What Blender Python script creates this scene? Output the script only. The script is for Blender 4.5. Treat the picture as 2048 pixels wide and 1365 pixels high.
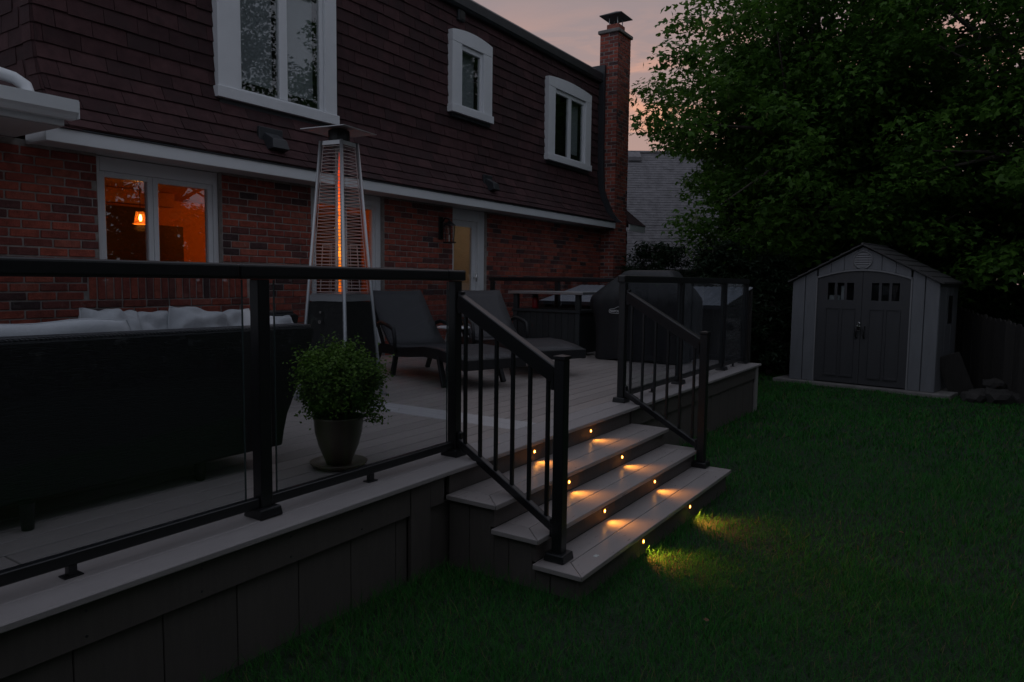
import bpy, bmesh, math, random
import numpy as np
from mathutils import Vector, Matrix

# ------------------------------------------------------------------ scene, camera, sky, light
S = bpy.context.scene
for o in list(bpy.data.objects):
    bpy.data.objects.remove(o)
COL = S.collection
rnd = random.Random(7)
R_ = math.radians
S.render.engine = 'CYCLES'
S.cycles.use_denoising = True
S.cycles.max_bounces = 6
S.cycles.diffuse_bounces = 3
S.cycles.glossy_bounces = 4
S.cycles.transmission_bounces = 6
S.cycles.transparent_max_bounces = 24
S.cycles.sample_clamp_indirect = 3.0
S.cycles.caustics_reflective = False
S.cycles.caustics_refractive = False
S.view_settings.view_transform = 'Standard'
S.view_settings.look = 'None'
S.view_settings.gamma = 1.0
S.view_settings.exposure = 0.0
S.view_settings.use_curve_mapping = False

CAM_POS = Vector((0, 0, 1.52))
YAW, PITCH, ROLL = R_(33.2241), R_(-4.78204), R_(0.6658)
def cam_matrix():
    f = Vector((math.cos(PITCH)*math.cos(YAW), math.cos(PITCH)*math.sin(YAW), math.sin(PITCH)))
    r = Vector((math.sin(YAW), -math.cos(YAW), 0)); u = r.cross(f)
    c, s = math.cos(ROLL), math.sin(ROLL)
    r2 = c*r + s*u; u2 = -s*r + c*u
    return Matrix(((r2.x, u2.x, -f.x, CAM_POS.x), (r2.y, u2.y, -f.y, CAM_POS.y), (r2.z, u2.z, -f.z, CAM_POS.z), (0, 0, 0, 1)))
cd = bpy.data.cameras.new('camera'); cam = bpy.data.objects.new('camera', cd); COL.objects.link(cam)
cd.sensor_width = 36; cd.lens = 1439.904/2048*36; cd.clip_start = .05; cd.clip_end = 600
cam.matrix_world = cam_matrix(); S.camera = cam

SUN_AZ = R_(24)          # sunset glow direction, measured from +X towards +Y
W = bpy.data.worlds.new('World'); S.world = W; W.use_nodes = True
def build_world():
    nt = W.node_tree; N = nt.nodes; L = nt.links; N.clear()
    out = N.new('ShaderNodeOutputWorld'); bg = N.new('ShaderNodeBackground'); L.new(bg.outputs[0], out.inputs[0])
    sky = N.new('ShaderNodeTexSky'); sky.sky_type = 'NISHITA'; sky.sun_disc = False
    sky.sun_elevation = R_(1.5); sky.sun_rotation = R_(90) - SUN_AZ; sky.air_density = 1.2; sky.dust_density = 2.0
    sm = N.new('ShaderNodeVectorMath'); sm.operation = 'SCALE'; sm.inputs['Scale'].default_value = 0.10
    L.new(sky.outputs[0], sm.inputs[0])
    tc = N.new('ShaderNodeTexCoord')
    nrm = N.new('ShaderNodeVectorMath'); nrm.operation = 'NORMALIZE'; L.new(tc.outputs['Generated'], nrm.inputs[0])
    # cloud layer: long streaks seen along the dome
    mp = N.new('ShaderNodeMapping'); mp.inputs['Scale'].default_value = (2.2, 2.2, 9.0); mp.inputs['Rotation'].default_value = (R_(9), R_(-7), R_(20))
    L.new(nrm.outputs[0], mp.inputs[0])
    n1 = N.new('ShaderNodeTexNoise'); n1.inputs['Scale'].default_value = 3.6; n1.inputs['Detail'].default_value = 6; n1.inputs['Roughness'].default_value = .55; n1.inputs['Distortion'].default_value = .6
    L.new(mp.outputs[0], n1.inputs['Vector'])
    st = N.new('ShaderNodeMapRange'); st.inputs['From Min'].default_value = .44; st.inputs['From Max'].default_value = .60; st.clamp = True
    L.new(n1.outputs['Fac'], st.inputs['Value'])
    # closeness to the sunset direction
    dt = N.new('ShaderNodeVectorMath'); dt.operation = 'DOT_PRODUCT'; dt.inputs[1].default_value = (math.cos(SUN_AZ), math.sin(SUN_AZ), .02)
    L.new(nrm.outputs[0], dt.inputs[0])
    near = N.new('ShaderNodeMapRange'); near.inputs['From Min'].default_value = .35; near.inputs['From Max'].default_value = 1.0; near.clamp = True; near.interpolation_type = 'SMOOTHSTEP'
    L.new(dt.outputs['Value'], near.inputs['Value'])
    far = N.new('ShaderNodeMix'); far.data_type = 'RGBA'
    far.inputs['A'].default_value = (.37, .395, .47, 1); far.inputs['B'].default_value = (.335, .272, .285, 1)   # veil of cloud: blue grey opposite, mauve towards the glow
    L.new(near.outputs[0], far.inputs['Factor'])
    sz = N.new('ShaderNodeSeparateXYZ'); L.new(nrm.outputs[0], sz.inputs[0])
    lowf = N.new('ShaderNodeMapRange'); lowf.inputs['From Min'].default_value = .38; lowf.inputs['From Max'].default_value = .17; lowf.clamp = True; lowf.interpolation_type = 'SMOOTHSTEP'; L.new(sz.outputs['Z'], lowf.inputs['Value'])
    lm = N.new('ShaderNodeMath'); lm.operation = 'MULTIPLY_ADD'; lm.inputs[1].default_value = 1.05; lm.inputs[2].default_value = .14; L.new(st.outputs[0], lm.inputs[0])
    ll = N.new('ShaderNodeMath'); ll.operation = 'MULTIPLY'; L.new(lm.outputs[0], ll.inputs[0]); L.new(lowf.outputs[0], ll.inputs[1])
    glow = N.new('ShaderNodeMath'); glow.operation = 'MULTIPLY'; glow.use_clamp = True; L.new(near.outputs[0], glow.inputs[0]); L.new(ll.outputs[0], glow.inputs[1])
    mixc = N.new('ShaderNodeMix'); mixc.data_type = 'RGBA'; mixc.inputs['B'].default_value = (.80, .41, .29, 1)
    L.new(glow.outputs[0], mixc.inputs['Factor']); L.new(far.outputs['Result'], mixc.inputs['A'])
    fin = N.new('ShaderNodeMix'); fin.data_type = 'RGBA'; fin.inputs['Factor'].default_value = .9
    L.new(sm.outputs[0], fin.inputs['A']); L.new(mixc.outputs['Result'], fin.inputs['B'])
    L.new(fin.outputs['Result'], bg.inputs['Color']); bg.inputs['Strength'].default_value = 1.0
build_world()

sd = bpy.data.lights.new('sun', 'SUN'); sun = bpy.data.objects.new('sun', sd); COL.objects.link(sun)
sd.energy = .03; sd.angle = R_(12); sd.color = (1, .62, .42)
sun.rotation_euler = Vector((-math.cos(SUN_AZ), -math.sin(SUN_AZ), -.05)).to_track_quat('-Z', 'Y').to_euler()
sun.location = (40, 18, 6)

# ------------------------------------------------------------------ helpers
ORI = {}
def tag(o, label=None, cat=None, group=None, kind=None):
    if label: o['label'] = label
    if cat: o['category'] = cat
    if group: o['group'] = group
    if kind: o['kind'] = kind
    return o
def thing(name, loc, label, cat, group=None, rz=0.0):
    o = bpy.data.objects.new(name, None); COL.objects.link(o); o.location = loc; o.rotation_euler = (0, 0, rz)
    o.empty_display_size = .1
    ORI[o.name] = Vector(loc) if rz == 0 else Vector((0, 0, 0))
    return tag(o, label, cat, group)
def root_origin(o):
    while o.parent: o = o.parent
    return ORI.get(o.name, Vector((0, 0, 0)))

class MB:
    def __init__(s): s.v = []; s.f = []
    def add(s, vs, fs):
        b = len(s.v); s.v += [tuple(v) for v in vs]; s.f += [tuple(i+b for i in f) for f in fs]; return s
    def box(s, x0, x1, y0, y1, z0, z1):
        return s.add([(x0,y0,z0),(x1,y0,z0),(x1,y1,z0),(x0,y1,z0),(x0,y0,z1),(x1,y0,z1),(x1,y1,z1),(x0,y1,z1)],
                     [(0,3,2,1),(4,5,6,7),(0,1,5,4),(1,2,6,5),(2,3,7,6),(3,0,4,7)])
    def hexa(s, a, b):     # two quads (lists of four points), same winding
        return s.add(list(a)+list(b), [(3,2,1,0),(4,5,6,7),(0,1,5,4),(1,2,6,5),(2,3,7,6),(3,0,4,7)])
    def bar(s, p0, p1, w, h, up=(0,0,1)):
        p0, p1 = Vector(p0), Vector(p1); d = (p1-p0).normalized(); u = Vector(up)
        r = d.cross(u)
        if r.length < 1e-4: r = d.cross(Vector((0,1,0)))
        r.normalize(); u = r.cross(d)
        q = lambda p: [p - r*w/2 - u*h/2, p + r*w/2 - u*h/2, p + r*w/2 + u*h/2, p - r*w/2 + u*h/2]
        return s.hexa(q(p0), q(p1))
    def tube(s, pts, r, n=8, closed=False, caps=True):
        pts = [Vector(p) for p in pts]; m = len(pts); rr = r if isinstance(r, (list, tuple)) else [r]*m
        b = len(s.v); ref = None
        for i, p in enumerate(pts):
            if closed: d = (pts[(i+1) % m] - pts[i-1])
            else: d = pts[min(i+1, m-1)] - pts[max(i-1, 0)]
            d.normalize()
            if ref is None: ref = d.orthogonal().normalized()
            ref = (ref - d*ref.dot(d))
            if ref.length < 1e-5: ref = d.orthogonal()
            ref.normalize(); q = d.cross(ref)
            for k in range(n):
                a = 2*math.pi*k/n; s.v.append(tuple(p + (ref*math.cos(a) + q*math.sin(a))*rr[i]))
        for i in range(m if closed else m-1):
            j = (i+1) % m
            for k in range(n):
                k2 = (k+1) % n; s.f.append((b+i*n+k, b+i*n+k2, b+j*n+k2, b+j*n+k))
        if caps and not closed:
            s.f.append(tuple(b+k for k in reversed(range(n)))); s.f.append(tuple(b+(m-1)*n+k for k in range(n)))
        return s
    def lathe(s, prof, c=(0,0,0), n=24):
        b = len(s.v); c = Vector(c)
        for (r, z) in prof:
            for k in range(n):
                a = 2*math.pi*k/n; s.v.append((c.x+r*math.cos(a), c.y+r*math.sin(a), c.z+z))
        for i in range(len(prof)-1):
            for k in range(n):
                k2 = (k+1) % n; s.f.append((b+i*n+k, b+i*n+k2, b+(i+1)*n+k2, b+(i+1)*n+k))
        return s
    def prism(s, outline, axis, a, b):    # 2-D outline extruded along axis from a to b
        n = len(outline)
        def pt(u, v, t): return (t,u,v) if axis == 0 else ((u,t,v) if axis == 1 else (u,v,t))
        vs = [pt(u,v,a) for u,v in outline] + [pt(u,v,b) for u,v in outline]
        fs = [tuple(range(n)), tuple(reversed(range(n, 2*n)))] + [(i, i+n, (i+1)%n+n, (i+1)%n) for i in range(n)]
        return s.add(vs, fs)
    def mesh(s, name, mat, off=(0,0,0), smooth=False, bevel=0.0, seg=1):
        me = bpy.data.meshes.new(name); off = Vector(off)
        me.from_pydata([tuple(Vector(v)-off) for v in s.v], [], s.f)
        bm = bmesh.new(); bm.from_mesh(me)
        bmesh.ops.recalc_face_normals(bm, faces=bm.faces)
        if bevel > 0:
            es = [e for e in bm.edges if len(e.link_faces) == 2 and e.calc_face_angle(0) > .6]
            bmesh.ops.bevel(bm, geom=es, offset=bevel, segments=seg, profile=.5, affect='EDGES', clamp_overlap=True)
        bm.to_mesh(me); bm.free()
        if smooth: me.polygons.foreach_set('use_smooth', [True]*len(me.polygons))
        me.materials.append(mat); me.update(); return me
    def build(s, name, mat, parent=None, smooth=False, bevel=0.0, seg=1, local=False):
        off = Vector((0,0,0)) if (parent is None or local) else root_origin(parent)
        o = bpy.data.objects.new(name, s.mesh(name, mat, off, smooth, bevel, seg)); COL.objects.link(o); o.parent = parent
        return o
def box(name, mat, parent, x0, x1, y0, y1, z0, z1, bevel=0.0, local=False, seg=1):
    return MB().box(x0,x1,y0,y1,z0,z1).build(name, mat, parent, bevel=bevel, local=local, seg=seg)
def inst(name, me, parent, M):
    o = bpy.data.objects.new(name, me); COL.objects.link(o); o.parent = parent
    M = M.copy(); M.translation -= root_origin(parent); o.matrix_local = M; return o
def fast_mesh(name, V, F, mat, smooth=False):
    me = bpy.data.meshes.new(name); V = np.ascontiguousarray(V, np.float32).reshape(-1,3); F = np.ascontiguousarray(F, np.int32)
    k = F.shape[1]
    me.vertices.add(len(V)); me.vertices.foreach_set('co', V.ravel())
    me.loops.add(F.size); me.loops.foreach_set('vertex_index', F.ravel())
    me.polygons.add(len(F)); me.polygons.foreach_set('loop_start', np.arange(0, F.size, k, dtype=np.int32))
    me.update(calc_edges=True); me.validate(); me.materials.append(mat)
    if smooth: me.polygons.foreach_set('use_smooth', np.ones(len(F), bool))
    return me
def copy_tree(o, parent=None):
    c = o.copy(); COL.objects.link(c); c.parent = parent
    for ch in list(o.children): copy_tree(ch, c)
    return c

# ------------------------------------------------------------------ materials
def nodes(name):
    m = bpy.data.materials.new(name); m.use_nodes = True; nt = m.node_tree
    return m, nt.nodes, nt.links, nt.nodes['Principled BSDF']
def rand_value(N, L):
    oi = N.new('ShaderNodeObjectInfo'); ge = N.new('ShaderNodeNewGeometry')
    a = N.new('ShaderNodeMath'); a.operation = 'ADD'; L.new(oi.outputs['Random'], a.inputs[0]); L.new(ge.outputs['Random Per Island'], a.inputs[1])
    f = N.new('ShaderNodeMath'); f.operation = 'FRACT'; L.new(a.outputs[0], f.inputs[0]); return f.outputs[0]
def pmat(name, col, rough=.6, metal=0, var=.18, scale=6, stretch=(1,1,1), bump=.0, bscale=60, bstretch=None, island=0.0, spec=.5, emis=None, estr=0, ramp=None, rvar=.0, coat=0, smear=None):
    m, N, L, P = nodes(name)
    tc = N.new('ShaderNodeTexCoord'); mp = N.new('ShaderNodeMapping'); mp.inputs['Scale'].default_value = stretch
    oi = N.new('ShaderNodeObjectInfo'); off = N.new('ShaderNodeVectorMath'); off.operation = 'ADD'
    sc = N.new('ShaderNodeVectorMath'); sc.operation = 'SCALE'; sc.inputs[0].default_value = (37, 23, 11); L.new(oi.outputs['Random'], sc.inputs['Scale'])
    L.new(tc.outputs['Object'], off.inputs[0]); L.new(sc.outputs[0], off.inputs[1]); L.new(off.outputs[0], mp.inputs[0])
    n = N.new('ShaderNodeTexNoise'); n.inputs['Scale'].default_value = scale; n.inputs['Detail'].default_value = 5; n.inputs['Roughness'].default_value = .6
    L.new(mp.outputs[0], n.inputs['Vector'])
    mr = N.new('ShaderNodeMapRange'); mr.inputs['To Min'].default_value = 1-var; mr.inputs['To Max'].default_value = 1+var
    mr.inputs['From Min'].default_value = .25; mr.inputs['From Max'].default_value = .75; L.new(n.outputs['Fac'], mr.inputs['Value'])
    val = mr.outputs[0]
    rv = rand_value(N, L)
    if island:
        ir = N.new('ShaderNodeMapRange'); ir.inputs['To Min'].default_value = 1-island; ir.inputs['To Max'].default_value = 1+island; L.new(rv, ir.inputs['Value'])
        mu = N.new('ShaderNodeMath'); mu.operation = 'MULTIPLY'; L.new(val, mu.inputs[0]); L.new(ir.outputs[0], mu.inputs[1]); val = mu.outputs[0]
    mul = N.new('ShaderNodeVectorMath'); mul.operation = 'SCALE'; L.new(val, mul.inputs['Scale'])
    if ramp:
        cr = N.new('ShaderNodeValToRGB'); cr.color_ramp.interpolation = 'LINEAR'
        el = cr.color_ramp.elements
        while len(el) < len(ramp): el.new(.5)
        for e, (p, c) in zip(el, ramp): e.position = p; e.color = (*c, 1)
        L.new(rv, cr.inputs['Fac']); L.new(cr.outputs['Color'], mul.inputs[0])
    else: mul.inputs[0].default_value = col
    if smear:
        ns = N.new('ShaderNodeTexNoise'); ns.inputs['Scale'].default_value = smear[1]; ns.inputs['Detail'].default_value = 4; ns.inputs['Roughness'].default_value = .7; L.new(off.outputs[0], ns.inputs['Vector'])
        sr = N.new('ShaderNodeMapRange'); sr.inputs['From Min'].default_value = smear[2]; sr.inputs['From Max'].default_value = smear[2]+.10; sr.inputs['To Max'].default_value = smear[3]; L.new(ns.outputs['Fac'], sr.inputs['Value'])
        sm_ = N.new('ShaderNodeMix'); sm_.data_type = 'RGBA'; sm_.inputs['B'].default_value = (*smear[0], 1); L.new(sr.outputs[0], sm_.inputs['Factor']); L.new(mul.outputs[0], sm_.inputs['A']); L.new(sm_.outputs['Result'], P.inputs['Base Color'])
    else: L.new(mul.outputs[0], P.inputs['Base Color'])
    P.inputs['Roughness'].default_value = rough; P.inputs['Metallic'].default_value = metal; P.inputs['Specular IOR Level'].default_value = spec
    if coat: P.inputs['Coat Weight'].default_value = coat; P.inputs['Coat Roughness'].default_value = .25
    if rvar:
        rr = N.new('ShaderNodeMapRange'); rr.inputs['To Min'].default_value = rough-rvar; rr.inputs['To Max'].default_value = rough+rvar
        rr.inputs['From Min'].default_value = .3; rr.inputs['From Max'].default_value = .7
        L.new(n.outputs['Fac'], rr.inputs['Value']); L.new(rr.outputs[0], P.inputs['Roughness'])
    if bump:
        b = N.new('ShaderNodeBump'); b.inputs['Strength'].default_value = bump; b.inputs['Distance'].default_value = .01
        n2 = N.new('ShaderNodeTexNoise'); n2.inputs['Scale'].default_value = bscale; n2.inputs['Detail'].default_value = 4
        mp2 = N.new('ShaderNodeMapping'); mp2.inputs['Scale'].default_value = bstretch or stretch
        L.new(off.outputs[0], mp2.inputs[0]); L.new(mp2.outputs[0], n2.inputs['Vector']); L.new(n2.outputs['Fac'], b.inputs['Height']); L.new(b.outputs[0], P.inputs['Normal'])
    if emis: P.inputs['Emission Color'].default_value = (*emis, 1); P.inputs['Emission Strength'].default_value = estr
    return m
def emat(name, col, strength):
    m, N, L, P = nodes(name); N.remove(P); e = N.new('ShaderNodeEmission'); e.inputs[0].default_value = (*col, 1); e.inputs[1].default_value = strength
    L.new(e.outputs[0], N['Material Output'].inputs[0]); return m
def glass(name, tint=(.9,.95,.95), ior=1.5, extra=0.0):
    m, N, L, P = nodes(name); N.remove(P)
    t = N.new('ShaderNodeBsdfTransparent'); t.inputs[0].default_value = (*tint, 1)
    g = N.new('ShaderNodeBsdfGlossy'); g.inputs['Roughness'].default_value = .0
    f0 = ((ior-1)/(ior+1))**2 + extra      # Schlick reflectance of a thin pane, the same from both sides
    ge = N.new('ShaderNodeNewGeometry'); dt = N.new('ShaderNodeVectorMath'); dt.operation = 'DOT_PRODUCT'; L.new(ge.outputs['Incoming'], dt.inputs[0]); L.new(ge.outputs['Normal'], dt.inputs[1])
    ab = N.new('ShaderNodeMath'); ab.operation = 'ABSOLUTE'; L.new(dt.outputs['Value'], ab.inputs[0])
    iv = N.new('ShaderNodeMath'); iv.operation = 'SUBTRACT'; iv.inputs[0].default_value = 1; iv.use_clamp = True; L.new(ab.outputs[0], iv.inputs[1])
    pw = N.new('ShaderNodeMath'); pw.operation = 'POWER'; pw.inputs[1].default_value = 5; L.new(iv.outputs[0], pw.inputs[0])
    a = N.new('ShaderNodeMath'); a.operation = 'MULTIPLY_ADD'; a.inputs[1].default_value = 1-f0; a.inputs[2].default_value = f0; a.use_clamp = True; L.new(pw.outputs[0], a.inputs[0])
    mx = N.new('ShaderNodeMixShader'); L.new(a.outputs[0], mx.inputs[0]); L.new(t.outputs[0], mx.inputs[1]); L.new(g.outputs[0], mx.inputs[2])
    L.new(mx.outputs[0], N['Material Output'].inputs[0]); return m
def leafmat(name, c1, c2, trans=.35, rough=.45, spec=.2, nscale=1.3, dry=None):
    m, N, L, P = nodes(name)
    rv = rand_value(N, L)
    tc = N.new('ShaderNodeTexCoord'); n = N.new('ShaderNodeTexNoise'); n.inputs['Scale'].default_value = nscale; n.inputs['Detail'].default_value = 3; L.new(tc.outputs['Object'], n.inputs['Vector'])
    av = N.new('ShaderNodeMath'); av.operation = 'MULTIPLY_ADD'; av.inputs[1].default_value = .5; L.new(rv, av.inputs[0])
    h = N.new('ShaderNodeMath'); h.operation = 'MULTIPLY'; h.inputs[1].default_value = .55; L.new(n.outputs['Fac'], h.inputs[0]); L.new(h.outputs[0], av.inputs[2])
    mx = N.new('ShaderNodeMix'); mx.data_type = 'RGBA'; mx.inputs['A'].default_value = (*c1, 1); mx.inputs['B'].default_value = (*c2, 1); L.new(av.outputs[0], mx.inputs['Factor'])
    if dry:
        gt = N.new('ShaderNodeMath'); gt.operation = 'GREATER_THAN'; gt.inputs[1].default_value = .93; L.new(rv, gt.inputs[0])
        m2 = N.new('ShaderNodeMix'); m2.data_type = 'RGBA'; m2.inputs['B'].default_value = (*dry, 1); L.new(gt.outputs[0], m2.inputs['Factor']); L.new(mx.outputs['Result'], m2.inputs['A']); mx = m2
    L.new(mx.outputs['Result'], P.inputs['Base Color']); P.inputs['Roughness'].default_value = rough; P.inputs['Specular IOR Level'].default_value = spec
    tr = N.new('ShaderNodeBsdfTranslucent'); L.new(mx.outputs['Result'], tr.inputs[0])
    ms = N.new('ShaderNodeMixShader'); ms.inputs[0].default_value = trans; L.new(P.outputs[0], ms.inputs[1]); L.new(tr.outputs[0], ms.inputs[2])
    L.new(ms.outputs[0], N['Material Output'].inputs[0]); return m
def wickermat(name, col, sc=90, rough=.5):
    m, N, L, P = nodes(name)
    tc = N.new('ShaderNodeTexCoord')
    ws = []
    for d in ('X', 'Z'):
        w = N.new('ShaderNodeTexWave'); w.wave_type = 'BANDS'; w.bands_direction = 'DIAGONAL' if d == 'X' else 'Z'
        w.inputs['Scale'].default_value = sc*(.5 if d == 'X' else .7); w.inputs['Distortion'].default_value = 4.5; w.inputs['Detail'].default_value = 3; w.inputs['Detail Scale'].default_value = .6; L.new(tc.outputs['Object'], w.inputs['Vector']); ws.append(w)
    mx = N.new('ShaderNodeMath'); mx.operation = 'MULTIPLY'; L.new(ws[0].outputs['Fac'], mx.inputs[0]); L.new(ws[1].outputs['Fac'], mx.inputs[1])
    b = N.new('ShaderNodeBump'); b.inputs['Strength'].default_value = .9; b.inputs['Distance'].default_value = .006; L.new(mx.outputs[0], b.inputs['Height']); L.new(b.outputs[0], P.inputs['Normal'])
    mr = N.new('ShaderNodeMix'); mr.data_type = 'RGBA'; mr.inputs['A'].default_value = (*[c*.55 for c in col], 1); mr.inputs['B'].default_value = (*[c*1.35 for c in col], 1)
    L.new(mx.outputs[0], mr.inputs['Factor']); L.new(mr.outputs['Result'], P.inputs['Base Color']); P.inputs['Roughness'].default_value = rough
    return m
M = {}
M['mortar'] = pmat('mortar', (.30,.275,.255), .95, var=.3, scale=14, bump=.5, bscale=120)
BR = [(0,(.06,.036,.038)),(.12,(.13,.05,.046)),(.3,(.23,.060,.046)),(.6,(.31,.072,.05)),(.9,(.37,.088,.055)),(1,(.33,.11,.08))]
M['brick'] = pmat('brick', (.2,.06,.04), .9, var=.42, scale=16, bump=.7, bscale=90, ramp=BR, smear=((.42,.36,.33), 11, .66, .55))
M['shingle'] = pmat('shingle', (.07,.04,.045), .92, var=.28, scale=9, bump=.6, bscale=260, ramp=[(0,(.052,.029,.031)),(.5,(.070,.036,.038)),(1,(.090,.046,.048))], spec=.2, smear=((.05,.035,.036), 1.4, .50, .5))
M['white'] = pmat('white_trim', (.72,.74,.76), .45, var=.05, scale=3, bump=.03, bscale=20)
M['vinyl'] = pmat('white_vinyl', (.74,.76,.78), .35, var=.03, scale=3)
M['fascia'] = pmat('white_aluminium', (.72,.745,.76), .4, var=.07, scale=2.5, stretch=(.3,1,1))
M['soffit'] = pmat('soffit', (.50,.49,.48), .6, var=.06, scale=3)
M['darkmetal'] = pmat('dark_metal_trim', (.03,.033,.038), .45, var=.2, scale=5, bump=.05)
M['black'] = pmat('black_powder_coat', (.012,.0125,.014), .32, var=.2, scale=60, bump=.05, bscale=500)
M['deckboard'] = pmat('composite_deck_board', (.32,.280,.262), .5, var=.14, scale=7, stretch=(1,12,12), bump=.15, bscale=16, bstretch=(2,60,60), island=.10, rvar=.08)
M['deckcross'] = pmat('composite_cross_board', (.47,.45,.45), .48, var=.10, scale=7, stretch=(12,1,12), bump=.2, bscale=16, bstretch=(60,2,60), island=.05, rvar=.08)
M['border'] = pmat('composite_border_board', (.335,.308,.303), .48, var=.10, scale=7, stretch=(1,12,12), bump=.2, bscale=16, bstretch=(2,60,60), island=.05, rvar=.08)
M['tread'] = pmat('composite_tread', (.33,.297,.288), .33, var=.05, scale=7, stretch=(1,8,8), bump=.03, bscale=15, bstretch=(4,18,18), island=.05, rvar=.07)
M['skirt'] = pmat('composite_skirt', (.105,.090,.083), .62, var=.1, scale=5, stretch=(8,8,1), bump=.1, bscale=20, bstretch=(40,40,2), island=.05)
M['wicker'] = pmat('dark_wicker', (.0095,.010,.0115), .55, var=.35, scale=3, stretch=(9,9,60), bump=.35, bscale=3, bstretch=(9,9,75))
M['lwicker'] = wickermat('grey_wicker', (.078,.078,.085), 70, .38)
M['cushion'] = pmat('cushion_fabric', (.60,.61,.625), .9, var=.08, scale=5, bump=.25, bscale=500)
M['alu'] = pmat('brushed_aluminium', (.48,.49,.50), .42, metal=.75, var=.06, scale=20, stretch=(1,1,.05))
M['steelplate'] = pmat('stainless_plate', (.50,.51,.52), .42, metal=.95, var=.05, scale=6)
M['wire'] = pmat('steel_wire', (.55,.50,.48), .5, metal=.25, var=.05)
M['hblack'] = pmat('heater_black_panel', (.014,.014,.014), .45, var=.2, scale=10)
M['chrome'] = pmat('chrome', (.8,.8,.8), .12, metal=1, var=0)
M['pot'] = pmat('glazed_pot', (.105,.082,.055), .38, var=.3, scale=5, bump=.05, coat=.3)
M['soil'] = pmat('soil', (.03,.022,.016), 1, var=.4, scale=40, bump=.6)
M['box'] = leafmat('boxwood_leaf', (.045,.125,.014), (.20,.34,.05), .3, nscale=6)
M['maple'] = leafmat('maple_leaf', (.020,.068,.015), (.125,.265,.034), .42, nscale=.9)
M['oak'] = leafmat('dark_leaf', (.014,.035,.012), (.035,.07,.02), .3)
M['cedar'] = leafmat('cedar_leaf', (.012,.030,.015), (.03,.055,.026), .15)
M['bark'] = pmat('bark', (.075,.062,.052), .95, var=.4, scale=8, stretch=(3,3,.5), bump=1, bscale=14, bstretch=(4,4,.6))
M['lawn'] = pmat('lawn_soil', (.010,.024,.009), .95, var=.4, scale=9, bump=.8, bscale=60)
M['grass'] = leafmat('grass_blade', (.012,.088,.026), (.066,.245,.040), .3, .75, spec=.06, nscale=1.9, dry=(.15,.15,.07))
M['shedwall'] = pmat('shed_resin_panel', (.18,.185,.20), .5, var=.12, scale=4, stretch=(4,4,.6), bump=.12, bscale=30, bstretch=(30,30,1))
M['sheddoor'] = pmat('shed_door_resin', (.060,.060,.065), .45, var=.08, scale=4, stretch=(4,4,.6), bump=.1, bscale=30, bstretch=(30,30,1))
M['shedroof'] = pmat('shed_roof_resin', (.065,.062,.062), .7, var=.2, scale=10, bump=.2, bscale=40)
M['shedtrim'] = pmat('shed_trim', (.24,.24,.25), .5, var=.05)
M['concrete'] = pmat('concrete', (.20,.19,.18), .9, var=.3, scale=6, bump=.5, bscale=50)
M['fence'] = pmat('old_fence_wood', (.040,.036,.033), .9, var=.3, scale=5, stretch=(8,8,.8), bump=.5, bscale=14, bstretch=(20,20,1), island=.3)
M['rock'] = pmat('rock', (.035,.032,.03), .9, var=.4, scale=5, bump=.8, bscale=20)
M['cover'] = pmat('grill_cover_fabric', (.012,.013,.0155), .55, var=.2, scale=5, bump=.25, bscale=9)
M['logo'] = pmat('printed_logo', (.62,.63,.64), .6, var=.02)
M['cabinet'] = pmat('dark_stained_wood', (.022,.026,.028), .6, var=.3, scale=4, stretch=(8,8,1), bump=.3, bscale=14, bstretch=(30,30,1.5), island=.15)
M['red'] = pmat('red_plastic', (.30,.015,.02), .4, var=.05)
M['metalroof'] = pmat('ribbed_sheet_metal', (.34,.35,.38), .5, metal=.0, var=.1, scale=3, bump=.05)
M['nroof'] = pmat('neighbour_shingle', (.165,.157,.165), .95, var=.3, scale=5, stretch=(1,1,1), bump=.6, bscale=40, island=.035)
M['nwall'] = pmat('neighbour_siding', (.30,.28,.26), .8, var=.08)
M['interior'] = pmat('interior_paint', (.60,.34,.16), .8, var=.04, scale=2)
M['beige'] = pmat('beige_paint', (.50,.45,.40), .8, var=.05, scale=2)
M['interior_dark'] = pmat('interior_dark_cabinet', (.05,.035,.028), .6, var=.2, scale=4)
M['darkroom'] = pmat('dim_bedroom_paint', (.16,.16,.16), .9, var=.1)
M['blind'] = pmat('roller_blind', (.42,.45,.46), .9, var=.04)
M['glass'] = glass('window_glass', (.84,.86,.86), 1.52, .06)
M['frost'] = pmat('frosted_door_glass', (.32,.31,.30), .25, var=.15, scale=3)
M['panel_glass'] = glass('railing_glass', (.86,.88,.90), 1.5, .012)
M['glass_edge'] = pmat('polished_glass_edge', (.05,.065,.065), .2, var=.05)
M['lampglass'] = glass('lamp_glass', (.95,.9,.85), 1.45, .02)
M['tube'] = glass('heater_tube_glass', (.97,.95,.93), 1.45, 0)
M['lens'] = emat('step_light_lens', (1, .40, .07), 22)
M['halo_ring'] = emat('step_light_halo', (1, .30, .035), 1.1)  # orange halo round the lens, put in as a weakly glowing ring
M['bulb'] = emat('pendant_bulb', (1, .50, .13), 30)
M['shade'] = pmat('amber_glass_shade', (.75,.28,.06), .3, var=.05, emis=(1,.22,.02), estr=.9)
M['amber'] = pmat('amber_lamp_glass', (.9,.35,.08), .15, var=.03, emis=(1,.20,.015), estr=.13)
M['amber'].node_tree.nodes['Principled BSDF'].inputs['Alpha'].default_value = .3
M['ustrip'] = emat('under_cabinet_light', (1, .62, .25), .9)
M['dryleaf'] = pmat('dry_leaf', (.16,.085,.045), .8, var=.2)
M['paleleaf'] = pmat('pale_dropping', (.6,.62,.6), .8, var=.1)

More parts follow.
